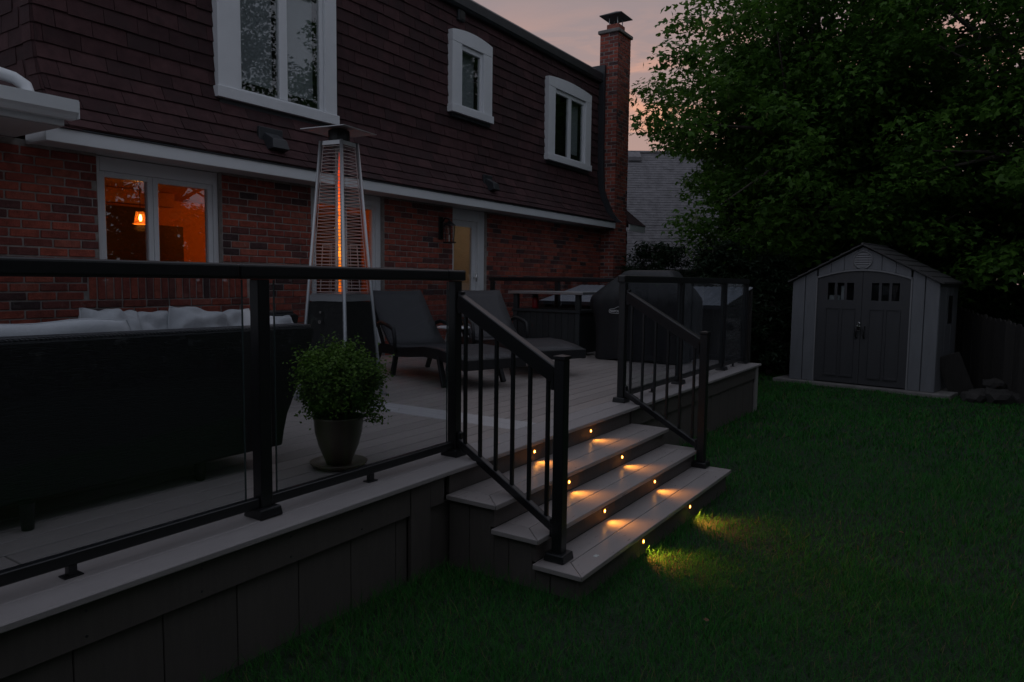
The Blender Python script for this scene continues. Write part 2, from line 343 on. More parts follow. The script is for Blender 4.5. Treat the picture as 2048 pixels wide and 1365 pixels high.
# ------------------------------------------------------------------ ground
def ground_z(x, y):
    return -0.0125*np.maximum(0, np.asarray(x, float)-3.0) + .012*np.sin(np.asarray(x)*1.1+.4)*np.sin(np.asarray(y)*.9)
def make_ground():
    xs = np.concatenate([np.linspace(-300,-8,10), np.linspace(-6,24,90), np.linspace(28,300,14)])
    ys = np.concatenate([np.linspace(-300,-16,10), np.linspace(-14,14,80), np.linspace(18,300,12)])
    X, Y = np.meshgrid(xs, ys, indexing='ij')
    Z = ground_z(np.clip(X, -6, 24), np.clip(Y, -14, 14))
    V = np.stack([X,Y,Z], -1).reshape(-1,3); n, m = X.shape
    I = np.arange(n*m).reshape(n,m)
    F = np.stack([I[:-1,:-1],I[1:,:-1],I[1:,1:],I[:-1,1:]], -1).reshape(-1,4)
    o = bpy.data.objects.new('ground', fast_mesh('ground', V, F, M['lawn'], True)); COL.objects.link(o); tag(o, kind='structure')
make_ground()

# ------------------------------------------------------------------ house
YW = 6.60                      # brick wall face
house = thing('house', (2.93, YW, 0), 'dark two-storey brick house with shingled mansard upper floor and white-trimmed windows', 'house')
OPEN = [(3.37,4.61,1.53,2.60), (5.78,7.00,.50,2.60), (8.44,9.31,.50,2.60)]   # window, patio door, side door
def sheet_with_holes(mb, xs, pts, holes, flip=False):
    # pts: (y, z) profile; holes (x0,x1,z0,z1)
    xs = sorted(set(xs)); 
    for i in range(len(xs)-1):
        xm = (xs[i]+xs[i+1])/2
        for j in range(len(pts)-1):
            zm = (pts[j][1]+pts[j+1][1])/2
            if any(a < xm < b and c < zm < d for a,b,c,d in holes): continue
            mb.add([(xs[i],*pts[j]),(xs[i+1],*pts[j]),(xs[i+1],*pts[j+1]),(xs[i],*pts[j+1])], [(0,1,2,3)])
wm = MB()
zs = sorted({-.3, 2.62} | {z for o in OPEN for z in o[2:]})
sheet_with_holes(wm, [-1.5, 14.6] + [x for o in OPEN for x in o[:2]], [(YW-.003, z) for z in zs], OPEN)
# jambs of the openings
for a,b,c,d in OPEN:
    for x in (a, b): wm.add([(x,YW-.003,c),(x,YW+.20,c),(x,YW+.20,d),(x,YW-.003,d)], [(0,1,2,3)])
    wm.add([(a,YW-.003,c),(b,YW-.003,c),(b,YW+.20,c),(a,YW+.20,c)], [(0,1,2,3)])
wm.box(14.58,14.62, YW+.02, 14, -.3, 2.62)
wall = wm.build('wall', M['mortar'], house)

def brick_variants():
    out = []
    for k in range(6):
        r = random.Random(k); b = MB(); lx, lz = .215/2, .0625/2
        b.box(-lx,lx,-.012,.012,-lz,lz)
        b.v = [(x+r.uniform(-.003,.003), y+(r.uniform(-.003,.0015) if y < 0 else 0), z+r.uniform(-.002,.002)) for x,y,z in b.v]
        out.append(b)
    return out
BV = brick_variants()
BM = [b.mesh('brick', M['brick'], bevel=.005) for b in BV]
def wall_bricks():
    place = []
    pitch, ch = .2275, .0742
    rows = int((2.60-.343)/ch)
    for r in range(rows):
        z = .3428 + ch*(r+.5)
        off = (r % 2)*pitch/2 + rnd.uniform(-.012,.012)
        x = 1.4 + off
        while x < 14.5:
            segs = [(x-.1075, x+.1075)]
            for a,b,c,d in OPEN + [(3.26,4.93,1.338,1.53)]:
                if c-.03 < z < d+.03:
                    ns = []
                    for s0, s1 in segs:
                        if s1 <= a or s0 >= b: ns.append((s0, s1))
                        else:
                            if s0 < a-.03: ns.append((s0, a-.006))
                            if s1 > b+.03: ns.append((b+.006, s1))
                    segs = ns
            for s0, s1 in segs:
                if s1-s0 > .03: place.append(((s0+s1)/2, z, (s1-s0)/.215, 0))
            x += pitch
    # soldier course under the window
    x = 3.30
    while x < 4.92:
        place.append((x, 1.4187, 1, 1)); x += .0742
    def score(p):
        x, z = p[0], p[1]
        vis = (x > 2.50) and z > 1.16
        if x > 5.0: vis = x > 2.5 and z > 1.35
        depth = .836*x + .548*YW
        return (0 if vis else 1, depth)
    place.sort(key=score)
    rest = MB()
    for i, (x, z, s, sold) in enumerate(place):
        y = YW + rnd.uniform(-.0015, .0035)
        Mx = Matrix.Translation((x,y,z)) @ Matrix.Rotation(rnd.uniform(-.006,.006), 4, 'Y')
        if sold: Mx = Mx @ Matrix.Rotation(R_(90), 4, 'Y')
        Mx = Mx @ Matrix.Diagonal((s if not sold else 1, 1, 1, 1))
        k = rnd.randrange(6)
        if i < 300: inst('brick', BM[k], wall, Mx)
        else: rest.add([Mx @ Vector(v) for v in BV[k].v], BV[k].f)
    o = rest.build('brickwork', M['brick'], wall); o['kind'] = 'stuff'
wall_bricks()

# roof profile (y, z) from eave upwards
PROF = [(6.245,2.70),(6.35,2.78),(6.45,2.90),(6.53,3.05),(6.60,3.21),(6.655,3.38),(6.675,3.8),(6.685,4.3),(6.69,5.64)]
def prof_at_s():
    acc = [0.0]
    for i in range(len(PROF)-1):
        acc.append(acc[-1]+math.hypot(PROF[i+1][0]-PROF[i][0], PROF[i+1][1]-PROF[i][1]))
    def f(s):
        for i in range(len(acc)-1):
            if s <= acc[i+1] or i == len(acc)-2:
                t = (s-acc[i])/(acc[i+1]-acc[i]); a, b = PROF[i], PROF[i+1]
                return a[0]+(b[0]-a[0])*t, a[1]+(b[1]-a[1])*t
    return f, acc[-1]
PS, SLEN = prof_at_s()
UWIN = [  # x0,x1 outer trim, z0 sill bottom, z1 trim top (sides), head rise, glass opening
    dict(x0=4.59, x1=6.18, z0=3.34, z1=5.02, g0=4.86, g1=5.99, gz0=3.47, gz1=4.86, mull=True),
    dict(x0=8.40, x1=9.40, z0=3.95, z1=5.11, g0=8.64, g1=9.16, gz0=4.08, gz1=4.93, mull=False),
    dict(x0=11.13, x1=12.76, z0=3.66, z1=5.10, g0=11.38, g1=12.52, gz0=3.79, gz1=4.92, mull=True)]
XL, XR = 2.93, 13.24
rz = sorted({p[1] for p in PROF} | {w[k] for w in UWIN for k in ('gz0','gz1')})
def y_of_z(z):
    for i in range(len(PROF)-1):
        if PROF[i][1] <= z <= PROF[i+1][1]:
            t = (z-PROF[i][1])/(PROF[i+1][1]-PROF[i][1]); return PROF[i][0]+(PROF[i+1][0]-PROF[i][0])*t
    return PROF[-1][0]
rm = MB()
GH = [(w['g0'],w['g1'],w['gz0'],w['gz1']) for w in UWIN]
sheet_with_holes(rm, [XL,XR]+[x for g in GH for x in g[:2]], [(y_of_z(z)+.012, z) for z in rz], GH)
for j in range(len(PROF)-1):   # left end face of the mansard, right end wall and top
    for X in (XL, XR): rm.add([(X,PROF[j][0]+.012,PROF[j][1]),(X,PROF[j+1][0]+.012,PROF[j+1][1]),(X,13.6,PROF[j+1][1]),(X,13.6,PROF[j][1])], [(0,1,2,3)])
rm.add([(XL,6.70,5.64),(XR,6.70,5.64),(XR,13.6,5.64),(XL,13.6,5.64)], [(0,1,2,3)])
rm.add([(XL,13.6,0),(14.6,13.6,0),(14.6,13.6,5.64),(XL,13.6,5.64)], [(0,1,2,3)])
roof = rm.build('roof', M['shingle'], house)
def shingles():
    SH = []
    for k in range(5):
        r = random.Random(50+k); b = MB(); w = .302/2; t = .015
        b.box(-w,w,-t,0,0,.165)
        b.v = [(x+r.uniform(-.002,.002), y-(.004 if z < .05 and y < -.005 else 0)+r.uniform(-.002,.001), z+(r.uniform(-.006,.006) if z < .05 else 0)) for x,y,z in b.v]
        SH.append(b)
    SM = [b.mesh('shingle', M['shingle']) for b in SH]
    items = []; ex = .146; k = 0; s = 0.0
    while s < SLEN-.02:
        y0, z0 = PS(max(s-.018 if k == 0 else s, 0)); y1, z1 = PS(min(s+.165, SLEN))
        d = Vector((0, y1-y0, z1-z0)); ln = min(d.length, .165)/.165; d.normalize(); n = Vector((0, -d.z, d.y))   # outward
        x = XL + (k % 3)*.103 - .1 + rnd.uniform(-.01,.01)
        while x < XR+.1:
            a, b = max(x-.151, XL), min(x+.151, XR)
            zc = (z0+z1)/2
            segs = [(a,b)] if b-a > .03 else []
            for w in UWIN:
                if z0 > w['z0']-.06 and zc < w['z1']+.02:
                    ns = []
                    for s0, s1 in segs:
                        if s1 <= w['x0']+.02 or s0 >= w['x1']-.02: ns.append((s0,s1)); continue
                        if s0 < w['x0']: ns.append((s0, w['x0']+.02))
                        if s1 > w['x1']: ns.append((w['x1']-.02, s1))
                    segs = ns
            for s0, s1 in segs:
                if s1-s0 < .015: continue
                c = Vector(((s0+s1)/2, y0, z0)) + n*(.013+rnd.uniform(0,.004))
                dd = (Vector((0,y1,z1)) + n*.001 - Vector((0,c.y,c.z))).normalized(); yy = -Vector((1,0,0)).cross(dd)
                yy = dd.cross(Vector((1,0,0)))      # local y axis (points inwards)
                Mx = Matrix(((1,0,0,c.x),(0,yy.y,dd.y,c.y),(0,yy.z,dd.z,c.z),(0,0,0,1))) @ Matrix.Diagonal(((s1-s0)/.302*.996, 1, ln, 1))
                items.append((Mx, c))
            x += .306
        s += ex; k += 1
    def score(it):
        c = it[1]; dep = .836*c.x+.548*c.y; rt = .548*c.x-.836*c.y
        px = 1024+1440*rt/dep; py = 560-1440*(c.z-1.52)/dep
        return (0 if (-20 < px < 2060 and py > -20) else 1, dep)
    items.sort(key=score); rest = MB()
    for i, (Mx, c) in enumerate(items):
        q = rnd.randrange(5)
        if i < 300: inst('shingle', SM[q], roof, Mx)
        else: rest.add([Mx @ Vector(v) for v in SH[q].v], SH[q].f)
    # the mansard's left end and the hip caps of its corner
    s = 0.0; k = 0
    while s < SLEN-.02:
        y0, z0 = PS(s); y1, z1 = PS(min(s+.165, SLEN)); y = y0 + .12 + (k%3)*.1
        while y < 10:
            rest.hexa([(XL-.012,y,z0),(XL-.012,y+.298,z0),(XL-.001,y+.298,z0),(XL-.001,y,z0)],
                      [(XL-.004,y+(y1-y0),z1),(XL-.004,y+.298+(y1-y0),z1),(XL+.004,y+.298+(y1-y0),z1),(XL+.004,y+(y1-y0),z1)]); y += .306
        rest.hexa([(XL-.022,y0-.024,z0),(XL+.15,y0-.024,z0),(XL+.15,y0-.008,z0),(XL-.008,y0-.008,z0)],
                  [(XL-.014,y1-.012,z1),(XL+.15,y1-.012,z1),(XL+.15,y1+.001,z1),(XL-.004,y1+.001,z1)])
        rest.hexa([(XL-.022,y0-.008,z0),(XL-.008,y0-.008,z0),(XL-.008,y0+.15,z0),(XL-.022,y0+.15,z0)],
                  [(XL-.014,y1+.001,z1),(XL-.003,y1+.001,z1),(XL-.003,y1+.15,z1),(XL-.014,y1+.15,z1)])
        s += .146; k += 1
    o = rest.build('shingle_courses', M['shingle'], roof); o['kind'] = 'stuff'
shingles()
# dark metal edge along the roof top, and the end flashing by the chimney
MB().prism([(6.60,5.46),(6.575,5.50),(6.575,5.63),(6.62,5.675),(6.80,5.675),(6.80,5.60),(6.70,5.60),(6.672,5.46)], 0, XL-.02, XR).build('roof_edge', M['darkmetal'], roof, bevel=.006)
fl = MB()
for j in range(len(PROF)-1):
    (a0,b0),(a1,b1) = PROF[j], PROF[j+1]
    fl.hexa([(XR-.02,a0-.15,b0),(XR+.035,a0-.15,b0),(XR+.035,a0+.25,b0),(XR-.02,a0+.25,b0)], [(XR-.02,a1-.15,b1),(XR+.035,a1-.15,b1),(XR+.035,a1+.25,b1),(XR-.02,a1+.25,b1)])
fl.box(XR-.02,XR+.035,6.54,6.9,5.64,5.80)
fl.build('end_flashing', M['darkmetal'], roof)
# eave: fascia, soffit with plank joints, drip edge
box('fascia', M['fascia'], house, 2.81, 13.25, 6.245, 6.268, 2.583, 2.695, bevel=.003)
box('drip_edge', M['darkmetal'], house, 2.81, 13.25, 6.232, 6.252, 2.697, 2.707)
box('fascia_return', M['fascia'], house, 2.81, 2.835, 6.27, YW-.01, 2.583, 2.695, bevel=.003)
x = 2.84
while x < 13.2:
    box('soffit_panel', M['soffit'], house, x, min(x+.296, 13.24), 6.27, YW+.16, 2.592, 2.604); x += .30
# fascia stub beyond the chimney
box('fascia', M['fascia'], house, 13.93, 14.75, 6.245, 6.268, 2.583, 2.72, bevel=.003)
MB().hexa([(13.93,6.23,2.72),(14.78,6.23,2.72),(14.78,6.65,2.72),(13.93,6.65,2.72)], [(13.93,6.62,3.18),(14.2,6.62,3.18),(14.2,6.66,3.18),(13.93,6.66,3.18)]).build('roof_corner', M['shingle'], house)
# one-storey wing on the left: roof, gutter, downspout elbow
MB().hexa([(-3,5.86,2.70),(2.72,5.86,2.70),(2.72,5.86,2.735),(-3,5.86,2.735)], [(-3,9.0,4.0),(2.72,9.0,4.0),(2.72,9.0,4.04),(-3,9.0,4.04)]).build('wing_roof', M['shingle'], house)
box('wing_soffit', M['soffit'], house, -3, 2.74, 5.83, 6.59, 2.625, 2.64)
box('wing_fascia', M['fascia'], house, -3, 2.74, 5.80, 5.828, 2.63, 2.77)
MB().prism([(5.80,2.675),(5.80,2.80),(5.79,2.80),(5.788,2.69),(5.735,2.69),(5.715,2.72),(5.690,2.735),(5.683,2.805),(5.668,2.808),(5.675,2.72),(5.70,2.70),(5.725,2.672)], 0, -3, 2.785).build('gutter', M['fascia'], house)
box('gutter_end', M['fascia'], house, 2.786, 2.791, 5.67, 5.80, 2.675, 2.80)
MB().tube([(2.0,6.15,3.04),(2.30,5.98,2.97),(2.46,5.90,2.925),(2.52,5.87,2.88),(2.525,5.83,2.80),(2.525,5.82,2.755)], .045, 10).build('downspout_elbow', M['fascia'], house, smooth=True)

# windows of the upper floor
def upper_window(w, blind):
    yt = 6.575
    win = MB()
    a, b, z0, z1 = w['x0'], w['x1'], w['z0'], w['z1']; g0, g1, c, d = w['g0'], w['g1'], w['gz0'], w['gz1']
    fz = c - .065
    frame = MB()
    mid = (g0+g1)/2
    T = .055
    frame.box(g0-.01,g1+.01,6.605,6.66,fz,c+.012); frame.box(g0-.01,g1+.01,6.605,6.66,d-.05,d+.02)
    frame.box(g0-.01,g0+.025,6.606,6.66,c+.012,d-.05); frame.box(g1-.045,g1+.01,6.606,6.66,c+.012,d-.05)
    if w['mull']: frame.box(mid-.055,mid+.055,6.604,6.66,c+.012,d-.05)
    wo = frame.build('window', M['vinyl'], house, bevel=.004)
    # trim boards
    box('side_trim', M['white'], wo, a, g0-.012, yt, 6.70, z0+.115, d+.022, bevel=.003)
    box('side_trim', M['white'], wo, g1+.012, b, yt, 6.70, z0+.115, d+.022, bevel=.003)
    n = 10; arc = [(a,d+.024),(b,d+.024)]
    for i in range(n+1):
        t = 1 - i/n; arc.append((a+(b-a)*t, z1 + .055*(1-(2*t-1)**2)))
    MB().prism(arc, 1, yt-.002, 6.70).build('head_trim', M['white'], wo, bevel=.003)
    box('sill', M['white'], wo, a-.022, b+.022, yt-.022, 6.70, z0, z0+.113, bevel=.004)
    box('sill_flashing', M['darkmetal'], wo, a+.03, b-.01, yt+.03, 6.70, z0-.055, z0-.002)
    xs = [(g0+.025, mid-.055),(mid+.055, g1-.045)] if w['mull'] else [(g0+.025, g1-.045)]
    for i, (p, q) in enumerate(xs):
        box('pane', M['glass'], wo, p-.004, q+.004, 6.628, 6.634, c+.008, d-.046)
        bz = c + (d-c)*blind[i]
        if blind[i] < 1: box('roller_blind', M['blind'], wo, p+.01, q-.01, 6.72, 6.724, bz, d+.05)
    # dim room behind the panes
    r = MB(); x0, x1, y0, y1, q0, q1 = g0-.15, g1+.15, 6.705, 8.2, fz-.1, d+.1
    r.add([(x0,y0,q0),(x1,y0,q0),(x1,y1,q0),(x0,y1,q0),(x0,y0,q1),(x1,y0,q1),(x1,y1,q1),(x0,y1,q1)], [(0,1,2,3),(4,5,6,7),(1,2,6,5),(2,3,7,6),(3,0,4,7)])
    r.build('room', M['darkroom'], wo)
upper_window(UWIN[0], (.09,.09)); upper_window(UWIN[1], (0.0,)); upper_window(UWIN[2], (1,.12))

# ground floor: window, patio door, side door
def casement(x0, x1, z0, z1, label, splits, fw, sill=True, y=YW+.055, head=.13):
    fr = MB(); t = fw
    fr.box(x0+.004,x0+t,y,y+.09,z0+.004,z1-.004); fr.box(x1-t,x1-.004,y,y+.09,z0+.004,z1-.004)
    fr.box(x0+t,x1-t,y,y+.09,z1-head,z1-.004); fr.box(x0+t,x1-t,y,y+.09,z0+.004,z0+t)
    o = fr.build(label, M['vinyl'], house, bevel=.004)
    xs = [x0+t] + splits + [x1-t]
    for i in range(len(xs)-1):
        a, b = xs[i]+.002, xs[i+1]-.002; s = .05; sash = MB(); yy = y+.018
        sash.box(a,a+s,yy,yy+.06,z0+t+.002,z1-head-.002); sash.box(b-s,b,yy,yy+.06,z0+t+.002,z1-head-.002)
        sash.box(a+s,b-s,yy,yy+.06,z1-head-s,z1-head-.002); sash.box(a+s,b-s,yy,yy+.06,z0+t+.002,z0+t+s)
        sash.build('sash', M['vinyl'], o, bevel=.003)
        box('pane', M['glass'], o, a+s-.004, b-s+.004, yy+.028, yy+.034, z0+t+s-.004, z1-head-s+.004)
    if sill: box('sill', M['vinyl'], o, x0+.002, x1-.002, YW+.001, y-.001, z0+.003, z0+.03)
    return o
casement(3.37, 4.61, 1.53, 2.59, 'window', [3.925], .055)
casement(5.78, 7.00, .56, 2.59, 'patio_door', [6.37], .09, sill=False)
def side_door():
    x0, x1, z0, z1 = 8.44, 9.31, .56, 2.59; y = YW+.05
    f = MB(); f.box(x0+.004,x0+.05,y,y+.1,z0,z1-.004); f.box(x1-.16,x1-.004,y-.01,y+.1,z0,z1-.004); f.box(x0+.05,x1-.16,y,y+.1,z1-.17,z1-.004)
    o = f.build('side_door', M['vinyl'], house, bevel=.004)
    s = MB(); a, b = x0+.053, x1-.163; yy = y+.04
    s.box(a,a+.10,yy,yy+.045,z0,z1-.173); s.box(b-.10,b,yy,yy+.045,z0,z1-.173); s.box(a+.10,b-.10,yy,yy+.045,z1-.26,z1-.173); s.box(a+.10,b-.10,yy,yy+.045,z0,z0+.16)
    s.build('door_leaf', M['vinyl'], o, bevel=.003)
    box('pane', M['glass'], o, a+.096, b-.096, yy+.018, yy+.024, z0+.157, z1-.257)
    MB().tube([(b-.05,yy-.05,1.50),(b-.05,yy-.05,1.62)], .012, 8).tube([(b-.05,yy+.002,1.56),(b-.05,yy-.05,1.56)], .010, 8).build('door_handle', M['chrome'], o, smooth=True)
side_door()

# lit rooms behind the ground floor glass
def rooms():
    def shell(x0,x1,y0,y1,z0,z1,mat,name='room'):
        r = MB(); r.add([(x0,y0,z0),(x1,y0,z0),(x1,y1,z0),(x0,y1,z0),(x0,y0,z1),(x1,y0,z1),(x1,y1,z1),(x0,y1,z1)], [(0,1,2,3),(4,5,6,7),(1,2,6,5),(2,3,7,6),(3,0,4,7)])
        return r.build(name, mat, house)
    a = shell(2.3, 8.1, YW+.15, 9.6, .55, 2.58, M['interior'])
    box('cabinet', M['interior_dark'], a, 2.35, 5.73, 9.05, 9.58, .56, 2.19)
    box('added_dark_box', M['interior_dark'], a, 6.75, 8.08, 9.20, 9.58, .56, 2.42)  # this dark box and the next are added to darken the door's left pane
    box('added_dark_box', M['interior_dark'], a, 7.78, 8.09, 8.12, 9.18, .56, 2.50)
    box('added_dark_screen', M['interior_dark'], a, 2.32, 5.16, 8.7, 8.75, .56, 2.36)  # dark sheet added so the window's left pane stays dark
    box('beam', M['interior'], a, 2.4, 5.4, 8.7, 8.85, 2.40, 2.57)
    b = shell(8.15, 10.2, YW+.15, 8.6, .55, 2.58, M['beige'])
    box('cupboard', M['blind'], b, 8.5, 10.0, 8.25, 8.58, 1.75, 2.45)
    box('cupboard', M['blind'], b, 8.5, 10.0, 8.05, 8.58, .56, 1.40)
    box('under_cabinet_light', M['ustrip'], b, 8.6, 9.9, 8.30, 8.34, 1.725, 1.745)
rooms()
pend = thing('pendant_lamp', (4.55, 8.0, 2.58), 'glowing amber glass pendant lamp hanging behind the ground floor window', 'lamp')
pend_c = Vector((4.55, 8.0, 0))
MB().tube([(4.55,8.0,2.58),(4.55,8.0,2.27)], .004, 6).build('cord', M['hblack'], pend)
MB().lathe([(.035,2.25),(.043,2.245),(.056,2.19),(.070,2.11),(.068,2.11),(.054,2.19),(.04,2.24)], pend_c, 20).build('lamp_shade', M['amber'], pend, smooth=True)
MB().lathe([(.0705,2.105),(.082,2.107),(.082,2.112),(.0705,2.114),(.0705,2.105)], pend_c, 20).build('shade_rim', M['shade'], pend, smooth=True)
MB().lathe([(.001,2.215),(.010,2.21),(.017,2.18),(.015,2.155),(.008,2.14),(.001,2.138)], pend_c, 14).build('bulb', M['bulb'], pend, smooth=True)
def point(name, loc, e, col, parent=None, r=.05):
    l = bpy.data.lights.new(name, 'POINT'); l.energy = e; l.color = col; l.shadow_soft_size = r
    o = bpy.data.objects.new(name, l); COL.objects.link(o); o.location = Vector(loc) - (root_origin(parent) if parent else Vector((0,0,0))); o.parent = parent; return o
point('pendant_light', (4.55,8.0,2.08), 1.6, (1,.30,.04), pend, .06)
cl = thing('room_fill_lamp', (6.45, 8.3, 2.55), 'unseen round lamp added to light the room behind the patio door', 'lamp')  # added out of sight to light the orange wall
MB().lathe([(.001,2.44),(.10,2.45),(.14,2.50),(.15,2.57)], (6.45,8.3,0), 20).build('lamp_shade', M['shade'], cl, smooth=True)
point('room_fill_light', (6.55,8.2,2.36), 19, (1,.20,.012), cl, .1)

cl2 = thing('room_fill_lamp', (9.2, 7.6, 2.55), 'unseen round lamp added to brighten the room behind the side door', 'lamp')  # added out of sight to brighten the side door's pane
MB().lathe([(.001,2.46),(.08,2.47),(.11,2.51),(.12,2.57)], (9.2,7.6,0), 20).build('lamp_shade', M['shade'], cl2, smooth=True)
point('room_fill_light', (9.2,7.6,2.38), 4.2, (1,.70,.44), cl2, .1)

# chimney
chim = MB().box(13.305,13.895,6.305,6.695,-.3,6.42).build('chimney', M['mortar'], house)
def chimney_bricks():
    m = MB(); ch = .0705; r = 0; z = .5
    while z < 6.40:
        zc0, zc1 = z+.008, z+ch-.006
        o = (r%2)*.1
        y = 6.30+o-.1
        while y < 6.70:
            a, b = max(y, 6.300), min(y+.197, 6.70)
            if b-a > .02: j = rnd.uniform(0,.006); m.box(13.300-j+.003,13.33,a,b-.010,zc0,zc1)
            y += .207
        x = 13.30+o-.1
        while x < 13.9:
            a, b = max(x, 13.304), min(x+.197, 13.90)
            if b-a > .02: j = rnd.uniform(0,.006); m.box(a,b-.010,6.30-j+.003,6.33,zc0,zc1)
            x += .207
        yb = 6.30+o-.1
        while yb < 6.7:
            a, b = max(yb, 6.304), min(yb+.197, 6.696)
            if b-a > .02: j = rnd.uniform(0,.006); m.box(13.87,13.897+j,a,b-.010,zc0,zc1)
            yb += .207
        z += ch; r += 1
    o = m.build('chimney_brickwork', M['brick'], chim); o['kind'] = 'stuff'
chimney_bricks()
box('crown_slab', M['concrete'], chim, 13.265, 13.935, 6.265, 6.735, 6.42, 6.49, bevel=.012)
fl = MB().box(13.45,13.75,6.37,6.63,6.49,6.64); fl.build('flue_tile', M['brick'], chim, bevel=.006)
cp = MB(); c0 = (13.60,6.50)
for dx, dy in ((-.11,-.09),(.11,-.09),(.11,.09),(-.11,.09)): cp.bar((c0[0]+dx,c0[1]+dy,6.64),(c0[0]+dx,c0[1]+dy,6.80),.02,.012)
cp.build('cap_leg', M['alu'], chim)
k = MB(); q = [(c0[0]-.27,c0[1]-.24,6.79),(c0[0]+.27,c0[1]-.24,6.79),(c0[0]+.27,c0[1]+.24,6.79),(c0[0]-.27,c0[1]+.24,6.79)]
k.add(q+[(x,y,z+.015) for x,y,z in q]+[(c0[0],c0[1],6.93)], [(3,2,1,0),(0,1,5,4),(1,2,6,5),(2,3,7,6),(3,0,4,7),(4,5,8),(5,6,8),(6,7,8),(7,4,8)])
k.build('rain_cap', M['darkmetal'], chim)
# roof vents
def roof_vent(x, z, w, name):
    y = y_of_z(z); m = MB()
    m.hexa([(x-w,y-.20,z-.09),(x+w,y-.20,z-.09),(x+w,y+.02,z-.13),(x-w,y+.02,z-.13)], [(x-w*.8,y-.17,z+.01),(x+w*.8,y-.17,z+.01),(x+w*.8,y+.06,z+.13),(x-w*.8,y+.06,z+.13)])
    m.box(x-w*1.4,x+w*1.4,y-.03,y+.01,z-.14,z+.14)
    m.build(name, M['darkmetal'], roof, bevel=.006)
roof_vent(5.13, 2.97, .11, 'roof_vent'); roof_vent(9.16, 2.99, .08, 'roof_vent')
v = MB(); v.box(8.60,8.76,6.62,6.70,5.30,5.46); v.build('wall_vent', M['darkmetal'], roof, bevel=.008)
box('vent_flap', M['hblack'], roof, 8.62, 8.74, 6.612, 6.619, 5.32, 5.44)

# wall lantern by the side door
lan = thing('wall_lantern', (8.2, YW, 2.2), 'unlit black wall lantern mounted on the brick beside the side door', 'lantern')
box('back_plate', M['black'], lan, 8.10, 8.20, YW-.030, YW-.012, 2.10, 2.42, bevel=.006)
MB().tube([(8.15,YW-.03,2.33),(8.15,YW-.10,2.40),(8.15,YW-.17,2.38),(8.15,YW-.18,2.33)], .011, 8).build('bracket', M['black'], lan, smooth=True)
MB().lathe([(.012,2.36),(.03,2.345),(.085,2.30),(.088,2.29),(.02,2.285)], (8.15,YW-.18,0), 8).build('roof_cap', M['black'], lan)
fr = MB()
for i in range(4):
    a = math.pi/4 + i*math.pi/2; fr.bar((8.15+.075*math.cos(a),YW-.18+.075*math.sin(a),2.288),(8.15+.055*math.cos(a),YW-.18+.055*math.sin(a),2.06),.012,.012)
fr.box(8.085,8.215,YW-.245,YW-.115,2.045,2.062); fr.build('cage', M['black'], lan)
MB().lathe([(.045,2.065),(.058,2.28)], (8.15,YW-.18,0), 12).build('lantern_glass', M['lampglass'], lan, smooth=True)
MB().lathe([(.014,2.065),(.014,2.15),(.001,2.16)], (8.15,YW-.18,0), 8).build('candle', M['vinyl'], lan)

# ------------------------------------------------------------------ deck
DZ = .52
deck = thing('deck', (4, 2.305, 0), 'raised grey-brown composite deck with pale border boards and panelled skirt', 'deck')
bp_ = .1425
def board_row(x0, x1, y, i):
    box('deck_board', M['deckboard'], deck, x0, x1, y, y+bp_-.009, DZ-.025, DZ+rnd.uniform(-.0006,.0006), bevel=.003)
y = 2.597; i = 0
while y + .05 < 6.59:
    w = min(bp_-.0055, 6.59-y)
    cut = [-1.3, 1.1] if i % 2 else [-.4]
    xs = [-2.5] + cut + [4.013]
    for a, b in zip(xs[:-1], xs[1:]): board_row(a+.002, b-.002, y, i)
    board_row(4.302, 9.10, y, i)
    y += bp_; i += 1
for a in (4.016, 4.160): box('cross_board', M['deckcross'], deck, a, a+.1385, 2.597, 6.59, DZ-.025, DZ+.0012, bevel=.003)
for y0, y1 in ((2.302,2.4425),(2.448,2.5915)):
    for a, b in ((-2.5,.3),(.304,3.9),(3.904,6.7),(6.704,9.245)):
        box('border_board', M['border'], deck, a, b, y0, y1, DZ-.026, DZ+.0008, bevel=.004)
box('border_board', M['border'], deck, 9.106, 9.245, 2.597, 6.59, DZ-.026, DZ+.0006, bevel=.004)
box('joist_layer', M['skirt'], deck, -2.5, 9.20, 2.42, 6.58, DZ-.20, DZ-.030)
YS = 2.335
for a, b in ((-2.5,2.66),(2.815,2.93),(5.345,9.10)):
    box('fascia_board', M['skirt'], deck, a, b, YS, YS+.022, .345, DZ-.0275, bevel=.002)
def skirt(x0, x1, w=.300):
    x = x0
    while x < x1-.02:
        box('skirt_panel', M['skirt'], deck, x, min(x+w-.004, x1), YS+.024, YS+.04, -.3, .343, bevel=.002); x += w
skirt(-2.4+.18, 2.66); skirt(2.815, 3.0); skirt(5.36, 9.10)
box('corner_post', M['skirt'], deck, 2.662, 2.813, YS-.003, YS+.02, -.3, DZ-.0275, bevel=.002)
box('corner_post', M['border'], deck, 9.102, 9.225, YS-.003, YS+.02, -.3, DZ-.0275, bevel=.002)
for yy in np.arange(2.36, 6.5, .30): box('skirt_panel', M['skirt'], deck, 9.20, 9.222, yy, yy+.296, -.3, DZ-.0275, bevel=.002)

SCR = MB().lathe([(.0045,0),(.0045,.0018),(.001,.0022)], (0,0,0), 8).mesh('screw', M['darkmetal'])
x = .3
while x < 9.0:
    if not 2.9 < x < 5.36:
        for zz in (.375, .46): inst('screw', SCR, deck, Matrix.Translation((x, YS-.0005, zz)) @ Matrix.Rotation(R_(90), 4, 'X'))
    x += .405

